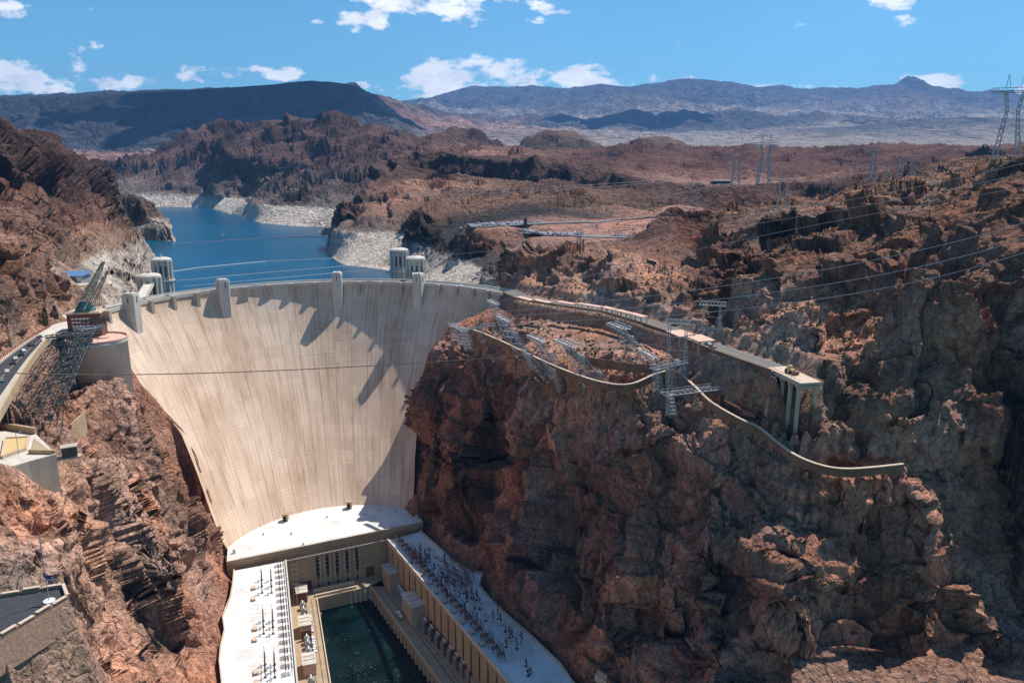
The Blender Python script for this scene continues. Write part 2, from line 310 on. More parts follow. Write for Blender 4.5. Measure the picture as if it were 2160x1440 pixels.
    while w_ > 1.2:
        m = (lm*1.5 > w_*.45) & (rng < w_*1100)
        if m.any():
            x, y, zz = X[m], Y[m], Zz[m]
            wx = x+.35*w_*gnoise(x/w_*1.7+9, y/w_*1.7, zz/w_*1.7); wy = y+.35*w_*gnoise(x/w_*1.7, y/w_*1.7+7, zz/w_*1.7)
            st = .55 if w_ < 60 else .8
            n = gnoise(wx/w_, wy/w_, zz*st/w_+w_*.37)
            rid = 1-2.6*np.abs(n)
            n2 = gnoise(wx/w_*1.3+31, wy/w_*1.3, zz*st/w_*1.3)
            k = np.clip((lm[m]*1.5/w_-.45)/.55, 0, 1)
            amp = w_*(.15 if w_ > 200 else .105 if w_ > 25 else .055)
            disp[m] += amp*k*(.62*rid*.5+.9*n2)*(crag[m] if w_ < 160 else 1)
        w_ *= .53
    # angular facets: every joint block gets its own tilted plane
    def facet(x, y, z, s, seed):
        wx, wy, wz = x/s+.35*gnoise(x/s*1.3+seed, y/s*1.3, z/s*1.3), y/s+.35*gnoise(x/s*1.3, y/s*1.3+seed, z/s*1.3), z/s*.75+.3*gnoise(x/s*1.3, y/s*1.3, z/s*1.3+seed)
        bx, by, bz = (np.floor(v-.5).astype(np.int64) for v in (wx, wy, wz)); best = np.full(x.shape, 9.); out = np.zeros(x.shape)
        for dx in (0, 1):
            for dy in (0, 1):
                for dz_ in (0, 1):
                    h = _h(bx+dx+seed*17, by+dy, bz+dz_); cx = bx+dx+.5+((h & 255)/255.-.5)*.7; cy = by+dy+.5+((h >> 8 & 255)/255.-.5)*.7; cz = bz+dz_+.5+((h >> 16 & 255)/255.-.5)*.7
                    ex, ey, ez = wx-cx, wy-cy, wz-cz; d2 = ex*ex+ey*ey+ez*ez; h2 = _h(bx+dx+91, by+dy+seed, bz+dz_+7)
                    v = ex*((h2 & 255)/127.-1)+ey*((h2 >> 8 & 255)/127.-1)+ez*((h2 >> 16 & 255)/127.-1)+((h2 >> 24 & 127)/127.-.5)*.55
                    m_ = d2 < best; out = np.where(m_, v, out); best = np.where(m_, d2, best)
        return out*s
    for s_, k_, lo, far in ((420.,.12,160,9000),(170.,.22,60,4500),(64.,.33,21,4000),(27.,.40,12,2600),(11.,.32,5,1300),(4.6,.22,2.5,700)):
        m = (lm > lo) & (rng < far)
        if not m.any(): continue
        disp[m] += k_*np.clip((lm[m]-lo)/(lo*.6), 0, 1)*facet(X[m], Y[m], Zz[m], s_, int(s_))*np.where((rng[m] > 800) & (X[m] > -100), .7, 1)*crag[m]
    # ledges and joint blocks on the steep near rock
    steep = np.clip((.75-N[...,2])/.3, 0, 1)
    m = (lm > 6) & (rng < 1800) & (steep > 0)
    x, y, zz = X[m], Y[m], Zz[m]
    bed = zz+.12*x+.3*y*.3+5*gnoise(x/55, y/55, zz/55)
    fr = (bed/9.0) % 1.0; disp[m] += steep[m]*1.5*(np.where(fr < .8, fr/.8, (1-fr)/.2)-.5)*np.clip(gnoise(x/40+5, y/40, zz/40)*2.2+.6, 0, 1.2)
    blk = .4*gnoise(np.floor(x/5+1.2*gnoise(x/9, y/9, zz/9))+.5, np.floor(y/5)+.37, np.floor(zz/8+1.1*gnoise(x/11+3, y/11, zz/11))+.41)
    disp[m] += 1.5*steep[m]*blk
    Nh = N.copy()
    P = P+Nh*disp[...,None]
    cols = R[...,3:6].copy()
    # old lake level: rock upstream of the dam below 177 m is bleached
    up = (Y > 560) & (X < 60) & (Y < 3200)
    edge = 178+1.2*gnoise(X/25, Y/25, Zz/10)
    rg = np.clip((edge-P[...,2])/2.0, 0, 1)*up
    vert = gnoise(X/18, Y/18, Zz/60)*.5+gnoise(X/6, Y/6, Zz/8)*.35
    bl = np.stack([.77+.06*vert, .66+.06*vert, .56+.06*vert], -1)*(1-.18*np.clip(gnoise(X/60, Y/60, Zz/30)*2, 0, 1))[...,None]
    cols = cols*(1-rg[...,None])+bl*rg[...,None]
    # rock stains: broad patches of desert varnish, iron red and pale scars
    s1 = gnoise(X/70, Y/70, Zz/45); s2 = gnoise(X/26+4, Y/26, Zz/40); s3 = gnoise(X/11, Y/11+8, Zz/22)
    near = np.clip((1500-rng)/900, 0, 1)*(1-rg)*(lm > 1.5)
    v = 1+near*(.45*s1+.5*s2+.35*s3)
    cols *= np.clip(v, .5, 1.7)[...,None]
    tint = near*np.clip(gnoise(X/38+40, Y/38, Zz/60)*2.2, -1, 1)
    cols[...,0] *= 1+.16*tint; cols[...,2] *= 1-.14*tint
    sm = np.clip((.60-crag)/.4, 0, 1)*(lm > 6)*(1-rg)*np.clip((700-rng)/150, .1, 1)*np.clip((3800-rng)/800, 0, 1)      # scree benches are paler and pinker
    cols = cols*(1-.75*sm[...,None])+np.array([.40,.245,.18])*(.8+.5*gnoise(X/50, Y/50, Zz/50))[...,None]*.75*sm[...,None]
    cols *= (1-.40*np.clip((crag-.7)/.4, 0, 1)*(lm > 12)*(rng > 430))[...,None]
    # darker scrubby/varnished tops on the broken hills
    hill = np.clip((lm-25)/60, 0, 1)*(1-rg)
    cols *= (1+hill*(.85*gnoise(X/170, Y/170, Zz/90)+.7*gnoise(X/55, Y/55, Zz/45)))[...,None]
    # graded pads: nothing of the slope may stand above the platform floor
    pad = [Z(x, y, 166) for x, y in ((-10,896),(60,908),(82,914),(124,956),(64,980),(30,990),(-12,1016))]
    px_, py_ = [p.x for p in pad], [p.y for p in pad]; ins = np.zeros(X.shape, bool); near = (X > min(px_)) & (X < max(px_)) & (Y > min(py_)) & (Y < max(py_))
    for k in range(len(pad)):
        x1, y1, x2, y2 = px_[k], py_[k], px_[k-1], py_[k-1]
        with np.errstate(divide='ignore', invalid='ignore'): ins ^= ((y1 > P[...,1]) != (y2 > P[...,1])) & (P[...,0] < (x2-x1)*(P[...,1]-y1)/(y2-y1)+x1)
    P[...,2] = np.where(ins & near, np.minimum(P[...,2], 163.5), P[...,2])
    return P, np.clip(cols, .01, .9), lm

def grid_obj(name, P, C, mat):
    nr, nc = P.shape[:2]
    me = bpy.data.meshes.new(name)
    me.vertices.add(nr*nc); me.vertices.foreach_set('co', P.reshape(-1).astype(np.float32))
    i = np.arange((nr-1)*nc).reshape(nr-1, nc)[:,:-1]
    q = np.stack([i, i+1, i+nc+1, i+nc], -1).reshape(-1, 4)
    me.loops.add(q.size); me.loops.foreach_set('vertex_index', q.reshape(-1).astype(np.int32))
    me.polygons.add(len(q)); me.polygons.foreach_set('loop_start', np.arange(0, q.size, 4, dtype=np.int32))
    me.polygons.foreach_set('use_smooth', np.ones(len(q), dtype=bool))
    me.update(calc_edges=True)
    a = me.color_attributes.new('Rock', 'FLOAT_COLOR', 'POINT')
    a.data.foreach_set('color', np.concatenate([C, np.ones(C.shape[:2]+(1,))], -1).reshape(-1).astype(np.float32))
    o = bpy.data.objects.new(name, me); COL.objects.link(o); me.materials.append(mat); o['kind'] = 'structure'
    return o
# ------------------------------------------------------------------ materials
class NT_:
    def __init__(s, name):
        s.m = bpy.data.materials.new(name); s.m.use_nodes = True; s.t = s.m.node_tree; s.t.nodes.clear()
        s.out = s.n('ShaderNodeOutputMaterial'); s.b = s.n('ShaderNodeBsdfPrincipled'); s.l(s.b.outputs[0], s.out.inputs[0])
    def n(s, k, **kw):
        o = s.t.nodes.new(k)
        for a, v in kw.items(): setattr(o, a, v)
        return o
    def l(s, a, b): s.t.links.new(a, b)
    def noise(s, vec, scale, detail=4, rough=.6):
        n = s.n('ShaderNodeTexNoise'); n.inputs['Scale'].default_value = scale; n.inputs['Detail'].default_value = detail; n.inputs['Roughness'].default_value = rough
        if vec: s.l(vec, n.inputs['Vector'])
        return n.outputs['Fac']
    def ramp(s, fac, stops):
        r = s.n('ShaderNodeValToRGB'); s.l(fac, r.inputs[0]); e = r.color_ramp.elements
        while len(e) < len(stops): e.new(.5)
        for k, (p, c) in zip(e, stops): k.position = p; k.color = (*c, 1) if len(c) == 3 else c
        return r.outputs[0]
    def math(s, op, a, b=None, clamp=False):
        n = s.n('ShaderNodeMath', operation=op, use_clamp=clamp)
        for i, v in enumerate((a, b)):
            if v is None: continue
            if isinstance(v, (int, float)): n.inputs[i].default_value = v
            else: s.l(v, n.inputs[i])
        return n.outputs[0]
    def mix(s, fac, a, b, mode='MIX'):
        n = s.n('ShaderNodeMix', data_type='RGBA', blend_type=mode)
        for i, v in ((0, fac), (6, a), (7, b)):
            if isinstance(v, (int, float)): n.inputs[i].default_value = v
            elif isinstance(v, tuple): n.inputs[i].default_value = (*v, 1)
            else: s.l(v, n.inputs[i])
        return n.outputs[2]
    def mapping(s, vec, sc):
        n = s.n('ShaderNodeMapping'); n.inputs['Scale'].default_value = sc; s.l(vec, n.inputs['Vector']); return n.outputs[0]
    def bump(s, h, strength, dist, normal=None):
        n = s.n('ShaderNodeBump'); n.inputs['Strength'].default_value = strength; n.inputs['Distance'].default_value = dist
        s.l(h, n.inputs['Height'])
        if normal: s.l(normal, n.inputs['Normal'])
        s.l(n.outputs[0], s.b.inputs['Normal']); return n.outputs[0]

def rock_mat(name, fine=1.0, scrub=True, con=1.0):
    s = NT_(name); tc = s.n('ShaderNodeTexCoord').outputs['Object']
    at = s.n('ShaderNodeAttribute', attribute_name='Rock').outputs['Color']
    f = fine
    n1 = s.noise(tc, .12/f, 6, .65); n2 = s.noise(tc, .6/f, 5, .7); n3 = s.noise(s.mapping(tc, (1, 1, .35)), .35/f, 5, .7)
    c = s.mix(con, at, s.ramp(n1, [(.3, (.68,.66,.66)), (.5, (1,1,1)), (.72, (1.38,1.34,1.28))]), 'MULTIPLY')
    c = s.mix(con, c, s.ramp(n3, [(.3, (.6,.57,.57)), (.48, (1,1,1)), (.7, (1.3,1.26,1.2))]), 'MULTIPLY')
    c = s.mix(con, c, s.ramp(n2, [(.34, (.66,.63,.62)), (.5, (1,1,1)), (.68, (1.3,1.28,1.25))]), 'MULTIPLY')
    vo = s.n('ShaderNodeTexVoronoi', feature='DISTANCE_TO_EDGE'); vo.inputs['Scale'].default_value = .16/f
    warp = s.n('ShaderNodeVectorMath', operation='ADD'); nz = s.n('ShaderNodeTexNoise'); nz.inputs['Scale'].default_value = .12/f; nz.inputs['Detail'].default_value = 3
    s.l(tc, nz.inputs['Vector']); sc = s.n('ShaderNodeVectorMath', operation='SCALE'); sc.inputs['Scale'].default_value = 14*f; s.l(nz.outputs['Color'], sc.inputs[0])
    s.l(tc, warp.inputs[0]); s.l(sc.outputs[0], warp.inputs[1]); s.l(s.mapping(warp.outputs[0], (1, 1, .6)), vo.inputs['Vector'])
    crack = s.ramp(vo.outputs['Distance'], [(.0, (.62,.6,.6)), (.05, (1,1,1))])
    c = s.mix(.5*con, c, crack, 'MULTIPLY')
    if scrub:
        geo = s.n('ShaderNodeNewGeometry').outputs['Normal']; sep = s.n('ShaderNodeSeparateXYZ'); s.l(geo, sep.inputs[0])
        flat = s.math('MULTIPLY', s.math('SUBTRACT', sep.outputs[2], .72), 4, True)
        v2 = s.n('ShaderNodeTexVoronoi'); v2.inputs['Scale'].default_value = .3/f; s.l(tc, v2.inputs['Vector'])
        sp = s.math('LESS_THAN', v2.outputs['Distance'], .24)
        msk = s.math('MULTIPLY', s.math('MULTIPLY', sp, flat), s.math('GREATER_THAN', s.noise(tc, .05, 2), .5))
        c = s.mix(s.math('MULTIPLY', msk, .8), c, (.09,.085,.045))
    s.l(c, s.b.inputs['Base Color']); s.b.inputs['Roughness'].default_value = .95; s.b.inputs['Specular IOR Level'].default_value = .15
    h = s.math('ADD', s.math('MULTIPLY', n1, 3.6*f), s.math('MULTIPLY', n2, 1.6*f))
    h = s.math('ADD', h, s.math('MULTIPLY', s.math('MINIMUM', vo.outputs['Distance'], .12), 8*f))
    h = s.math('ADD', h, s.math('MULTIPLY', n3, 2.4*f))
    for sc_, am in ((.22, 1.5), (.7, .35)):     # broken joint blocks
        vb = s.n('ShaderNodeTexVoronoi'); vb.inputs['Scale'].default_value = sc_/f; s.l(s.mapping(warp.outputs[0], (1, 1, .7)), vb.inputs['Vector'])
        sx = s.n('ShaderNodeSeparateXYZ'); s.l(vb.outputs['Color'], sx.inputs[0]); h = s.math('ADD', h, s.math('MULTIPLY', sx.outputs[0], am*f))
    s.bump(h, 1.0, 1.0)
    return s.m

def plain(name, col, rough=.8, var=.18, scale=.6, metal=0, bump=0, stain=None):
    s = NT_(name); tc = s.n('ShaderNodeTexCoord').outputs['Object']
    n = s.noise(tc, scale, 5, .65)
    lo = tuple(c*(1-var) for c in col); hi = tuple(min(1, c*(1+var)) for c in col)
    c = s.ramp(n, [(.32, lo), (.68, hi)])
    if stain:
        k = s.noise(s.mapping(tc, (1, 1, .12)), scale*1.3, 4, .7); c = s.mix(s.ramp(k, [(.5, (0,0,0)), (.72, (.75,.75,.75))]), c, stain)
    s.l(c, s.b.inputs['Base Color']); s.b.inputs['Roughness'].default_value = rough; s.b.inputs['Metallic'].default_value = metal
    if rough > .6: s.b.inputs['Specular IOR Level'].default_value = .25
    if bump: s.bump(n, .5, bump)
    return s.m

def dam_mat():
    s = NT_('dam_concrete'); uv = s.n('ShaderNodeUVMap', uv_map='UVMap').outputs[0]
    big = s.noise(uv, .022, 4, .6)
    c = s.ramp(big, [(.3, (.56,.40,.285)), (.5, (.69,.51,.38)), (.72, (.73,.575,.445))])
    st = s.noise(s.mapping(uv, (.5, .022, 1)), 1, 5, .7)            # vertical water streaks
    c = s.mix(1.0, c, s.ramp(st, [(.3, (.62,.55,.49)), (.46, (1,1,1)), (.7, (1.14,1.13,1.12))]), 'MULTIPLY')
    st2 = s.noise(s.mapping(uv, (.14, .03, 1)), 1, 4, .7)
    c = s.mix(s.ramp(st2, [(.6, (0,0,0)), (.75, (.55,.55,.55))]), c, (.33,.215,.13))
    sep = s.n('ShaderNodeSeparateXYZ'); s.l(uv, sep.inputs[0]); u, v = sep.outputs[0], sep.outputs[1]
    pt = s.noise(s.mapping(uv, (.035, .012, 1)), 1, 5, .75)
    c = s.mix(1.0, c, s.ramp(pt, [(.36, (.82,.76,.70)), (.5, (1,1,1)), (.66, (1.08,1.08,1.08))]), 'MULTIPLY')
    # contraction joints (vertical) and five-foot lifts (horizontal)
    fu = s.math('FRACT', s.math('DIVIDE', u, 15.6)); ju = s.math('LESS_THAN', s.math('ABSOLUTE', s.math('SUBTRACT', fu, .5)), .022)
    fv = s.math('FRACT', s.math('DIVIDE', v, 1.9)); jv = s.math('LESS_THAN', fv, .16)
    id_ = s.math('FLOOR', s.math('ADD', s.math('DIVIDE', u, 15.6), .5)); wn = s.n('ShaderNodeTexWhiteNoise', noise_dimensions='2D')
    cb = s.n('ShaderNodeCombineXYZ'); s.l(id_, cb.inputs[0]); s.l(s.math('FLOOR', s.math('DIVIDE', v, 7.6)), cb.inputs[1]); s.l(cb.outputs[0], wn.inputs[0])
    c = s.mix(1.0, c, s.ramp(wn.outputs['Value'], [(0, (.93,.92,.91)), (1, (1.05,1.05,1.05))]), 'MULTIPLY')
    brk = s.noise(s.mapping(uv, (.03, .12, 1)), 1, 4, .7)
    c = s.mix(s.math('MULTIPLY', ju, s.math('MULTIPLY', brk, .75)), c, (.22,.15,.10))
    c = s.mix(s.math('MULTIPLY', jv, s.ramp(s.noise(uv, .09, 3), [(.42, (.0,.0,.0)), (.7, (.34,.34,.34))])), c, (.30,.22,.17))
    s.l(c, s.b.inputs['Base Color']); s.b.inputs['Roughness'].default_value = .9; s.b.inputs['Specular IOR Level'].default_value = .2
    s.bump(s.math('ADD', s.math('MULTIPLY', jv, -.3), s.math('MULTIPLY', ju, -.6)), .6, .4)
    return s.m

def roof_mat():
    s = NT_('white_roof_coating'); tc = s.n('ShaderNodeTexCoord').outputs['Object']; mp = s.n('ShaderNodeMapping'); mp.inputs['Rotation'].default_value = (0,0,.4); s.l(tc, mp.inputs['Vector'])
    c = s.ramp(s.noise(tc, .05, 6, .7), [(.34, (.60,.57,.53)), (.5, (.76,.745,.72)), (.7, (.80,.79,.77))])
    c = s.mix(s.ramp(s.noise(tc, .45, 5, .75), [(.58, (0,0,0)), (.72, (.4,.4,.4))]), c, (.52,.46,.40))
    br = s.n('ShaderNodeTexBrick'); br.inputs['Scale'].default_value = .11; br.inputs['Mortar Size'].default_value = .012; s.l(mp.outputs[0], br.inputs['Vector'])
    c = s.mix(s.math('MULTIPLY', br.outputs['Fac'], .5), c, (.42,.38,.34))
    s.l(c, s.b.inputs['Base Color']); s.b.inputs['Roughness'].default_value = .9; s.b.inputs['Specular IOR Level'].default_value = .2; return s.m
def water_mat(name, col, rough, wave, h, foam_glint=0):
    s = NT_(name); tc = s.n('ShaderNodeTexCoord').outputs['Object']
    big = s.noise(s.mapping(tc, (.3, 1, 1)), .008, 3)
    c = s.ramp(big, [(.35, tuple(x*.85 for x in col)), (.65, tuple(x*1.15 for x in col))])
    if foam_glint:
        f = s.math('GREATER_THAN', s.noise(tc, .7, 6, .8), foam_glint); f2 = s.math('GREATER_THAN', s.noise(tc, .07, 2), .5)  # pale specks for foam and sun sparkle, painted into the water colour
        c = s.mix(s.math('MULTIPLY', f, f2), c, (.55,.6,.58))
    s.l(c, s.b.inputs['Base Color']); s.b.inputs['Roughness'].default_value = rough; s.b.inputs['IOR'].default_value = 1.33; s.b.inputs['Specular IOR Level'].default_value = .3
    s.bump(s.noise(s.mapping(tc, (1, 1.6, 1)), wave, 6, .7), h, 1.0)
    return s.m

M = {}
def mats():
    M['rock'] = rock_mat('rock', 1.0); M['hill'] = rock_mat('hill_rock', 4.0, False, .8); M['far'] = rock_mat('mountain_rock', 40.0, False, .3)
    M['dam'] = dam_mat()
    M['lake'] = water_mat('lake_water', (.0,.068,.135), .25, .12, .35); M['river'] = water_mat('river_water', (.001,.012,.013), .15, .35, .6, .63)
    P = plain
    M['conc'] = P('weathered_concrete', (.50,.42,.32), .9, .12, .15, bump=.02, stain=(.38,.28,.19))
    M['concw'] = P('pale_concrete', (.62,.57,.50), .9, .10, .2, stain=(.45,.38,.30))
    M['roofw'] = roof_mat()
    M['roofw_plain'] = P('white_roof_coating', (.80,.785,.76), .8, .06, .12, stain=(.64,.60,.56))
    M['tan'] = P('tan_concrete', (.47,.34,.21), .9, .12, .12, stain=(.36,.24,.14))
    M['deck'] = P('deck_concrete', (.42,.31,.20), .9, .15, .3)
    M['asph'] = P('asphalt', (.055,.055,.06), .9, .2, .5); M['asph2'] = P('old_asphalt', (.16,.15,.145), .9, .15, .3)
    M['pink'] = P('pink_concrete', (.70,.44,.34), .85, .08, .3); M['wall'] = P('brown_retaining_wall', (.24,.125,.07), .9, .3, .12, stain=(.24,.16,.1))
    M['steel'] = P('galvanised_steel', (.42,.43,.44), .55, .15, 1, .35); M['dsteel'] = P('dark_weathered_steel', (.07,.075,.07), .6, .2, 1, .3)
    M['green'] = P('green_copper', (.10,.17,.15), .7, .25, .5); M['brown'] = P('brown_cladding', (.17,.075,.045), .8, .15, .4)
    M['glass'] = P('dark_glass', (.02,.028,.035), .15, .2, 1); M['dark'] = P('dark_opening', (.025,.022,.02), .9, .2, 1)
    M['white'] = P('white_paint', (.78,.78,.76), .4, .05, 1); M['red'] = P('red_oxide', (.25,.06,.04), .6, .2, 2)
    M['blue'] = P('blue_metal_roof', (.12,.22,.38), .4, .1, .5); M['grey'] = P('grey_paint', (.35,.36,.37), .5, .1, 1)
    M['yel'] = P('sandy_awning', (.62,.46,.22), .8, .1, .4); M['cyp'] = P('cypress_foliage', (.03,.045,.02), .9, .4, 2)
    M['wire'] = P('aluminium_cable', (.60,.57,.55), .4, .1, 1, .5); M['dwire'] = P('dark_steel_cable', (.10,.07,.055), .6, .1, 1)
    M['trans'] = P('transformer_grey', (.40,.42,.43), .5, .15, .8); M['coil'] = P('porcelain_brown', (.20,.075,.05), .35, .2, 3)
    M['lot'] = P('parking_asphalt', (.20,.19,.19), .9, .12, .1); M['stone'] = P('rubble_masonry', (.33,.21,.145), .9, .35, 1.2, bump=.05)
    M['cap'] = P('coping_stone', (.62,.47,.35), .85, .08, .5); M['tyre'] = P('tyre_rubber', (.02,.02,.02), .8, .1, 4)
    M['fred'] = P('flag_red', (.5,.03,.04), .8, .1, 2); M['fblue'] = P('flag_blue', (.03,.05,.25), .8, .1, 2); M['boom'] = P('float_boom', (.24,.16,.26), .7, .2, 1)
    M['cloudw'] = P('cloud_white', (.85,.85,.86), 1, .03, .001)
    M['line'] = P('road_paint', (.7,.7,.66), .7, .1, 2); M['bush'] = P('scrub_leaves', (.10,.11,.04), .9, .4, 1.5)
    for i, c in enumerate([(.72,.72,.72), (.06,.06,.065), (.3,.31,.33), (.12,.16,.24), (.35,.05,.04), (.5,.49,.45)]):
        M['car%d' % i] = P('car_paint_%s' % ['white','black','silver','blue','red','beige'][i], c, .3, .05, 1, .2 if i == 2 else 0)
# ------------------------------------------------------------------ mesh helpers
V3 = Vector
class MB:
    def __init__(s): s.v, s.f = [], []
    def add(s, vs, fs):
        k = len(s.v); s.v += [tuple(p) for p in vs]; s.f += [tuple(i+k for i in f) for f in fs]; return s
    def box(s, c, d, rz=0, taper=1.0):
        """c = centre of the bottom face, d = sizes, taper = top scale"""
        x, y, z = d[0]/2, d[1]/2, d[2]; R = Matrix.Rotation(rz, 3, 'Z'); vs = []
        for zz, t in ((0, 1), (z, taper)):
            for a, b in ((-x,-y),(x,-y),(x,y),(-x,y)): vs.append(V3(c)+R@V3((a*t, b*t, zz)))
        return s.add(vs, [(3,2,1,0),(4,5,6,7),(0,1,5,4),(1,2,6,5),(2,3,7,6),(3,0,4,7)])
    def bar(s, a, b, r=.12, n=4):
        a, b = V3(a), V3(b); d = b-a
        if d.length < 1e-6: return s
        q = d.to_track_quat('Z', 'Y'); vs = []
        for p in (a, b):
            for i in range(n):
                t = 2*math.pi*(i+.5)/n; vs.append(p+q@V3((r*math.cos(t), r*math.sin(t), 0)))
        return s.add(vs, [tuple(range(n))[::-1], tuple(range(n, 2*n))]+[(i, (i+1) % n, n+(i+1) % n, n+i) for i in range(n)])
    def prism(s, poly, z0, z1):
        n = len(poly); f = [tuple(range(n))[::-1], tuple(range(n, 2*n))]+[(i, (i+1) % n, n+(i+1) % n, n+i) for i in range(n)]
        a = sum(poly[i][0]*poly[(i+1) % n][1]-poly[(i+1) % n][0]*poly[i][1] for i in range(n))
        if a < 0: poly = poly[::-1]
        return s.add([(p[0], p[1], z0) for p in poly]+[(p[0], p[1], z1) for p in poly], f)
    def lathe(s, c, prof, n=24):
        k = len(prof); vs = [(c[0]+r*math.cos(2*math.pi*i/n), c[1]+r*math.sin(2*math.pi*i/n), c[2]+z) for r, z in prof for i in range(n)]
        fs = [(j*n+i, j*n+(i+1) % n, (j+1)*n+(i+1) % n, (j+1)*n+i) for j in range(k-1) for i in range(n)]
        fs += [tuple(range(n))[::-1], tuple((k-1)*n+i for i in range(n))]
        return s.add(vs, fs)
    def ribbon(s, pts, w, z0, z1, side=0):
        """wall or kerb along a plan polyline; pts may carry their own z (then z0,z1 are offsets)"""
        pts = [V3(p) for p in pts]; L_, R_ = [], []
        for i, p in enumerate(pts):
            a = pts[max(i-1, 0)]; b = pts[min(i+1, len(pts)-1)]; d = (b-a); d.z = 0; d.normalize(); nn = V3((-d.y, d.x, 0))
            L_.append(p+nn*(w/2+side)); R_.append(p+nn*(-w/2+side))
        for i in range(len(pts)-1):
            q = [L_[i], R_[i], R_[i+1], L_[i+1]]
            s.add([p+V3((0,0,z0)) for p in q]+[p+V3((0,0,z1)) for p in q], [(3,2,1,0),(4,5,6,7),(0,1,5,4),(1,2,6,5),(2,3,7,6),(3,0,4,7)])
        return s
    def build(s, name, mat, parent=None, smooth=False):
        me = bpy.data.meshes.new(name)
        off = V3((0,0,0))
        if s.v and parent is None:
            xs = [p[0] for p in s.v]; ys = [p[1] for p in s.v]; zs = [p[2] for p in s.v]; off = V3(((min(xs)+max(xs))/2, (min(ys)+max(ys))/2, min(zs)))
        elif parent is not None:
            q_ = parent
            while q_.parent is not None: q_ = q_.parent
            off = V3(q_.get('org', (0,0,0)))
        me.from_pydata([tuple(V3(p)-off) for p in s.v], [], s.f); me.materials.append(M[mat] if isinstance(mat, str) else mat)
        if smooth: me.polygons.foreach_set('use_smooth', [True]*len(me.polygons))
        me.update()
        o = bpy.data.objects.new(name, me); COL.objects.link(o)
        if parent is not None: o.parent = parent
        else: o.location = off; 
        return o
def tag(o, label, cat, group=None):
    o['label'] = label; o['category'] = cat
    if group: o['group'] = group
    return o
def thing(name, label, cat, loc=(0,0,0), rz=0, group=None, world=False):
    """an Empty at the base; with world=True the parts are given in world coordinates"""
    o = bpy.data.objects.new(name, None); COL.objects.link(o); o.location = loc; o.rotation_euler = (0,0,rz); o.empty_display_size = 1
    if world: o['org'] = tuple(loc)
    return tag(o, label, cat, group)
def dup(src, loc, rz=0, label=None, group=None, scale=None):
    r = src.copy(); COL.objects.link(r); r.location = loc; r.rotation_euler = (0,0,rz)
    if scale: r.scale = scale
    if label: r['label'] = label
    if group: r['group'] = group
    for ch in list(src.children):
        c = ch.copy(); COL.objects.link(c); c.parent = r
        for g in list(ch.children): e = g.copy(); COL.objects.link(e); e.parent = c
    return r
def struct(o): o['kind'] = 'structure'; return o
ORD = ['first','second','third','fourth','fifth','sixth','seventh','eighth','ninth','tenth','eleventh','twelfth','thirteenth','fourteenth','fifteenth','sixteenth','seventeenth','eighteenth','nineteenth','twentieth','twenty-first','twenty-second','twenty-third','twenty-fourth','twenty-fifth','twenty-sixth','twenty-seventh','twenty-eighth','twenty-ninth','thirtieth']
GP = None
def set_ground(P):
    global GP; GP = P
def hgt(x, y):
    u = x/y; j = int(round((u+.84)/1.68*(GP.shape[1]-1))); j = max(0, min(GP.shape[1]-1, j))
    return float(np.interp(y, GP[:,j,1], GP[:,j,2]))
def snap(px, py, Y0, dz=0):
    """ground point on the sight line px,py nearest the surveyed distance"""
    best = None
    d = ray(px, py)
    for Y in np.linspace(Y0*.75, Y0*1.3, 160):
        t = Y/d[1]; x, z = d[0]*t, CAMZ+d[2]*t; e = z-hgt(x, Y)
        if best is None or abs(e) < best[0]: best = (abs(e), x, Y)
    return V3((best[1], best[2], hgt(best[1], best[2])+dz))

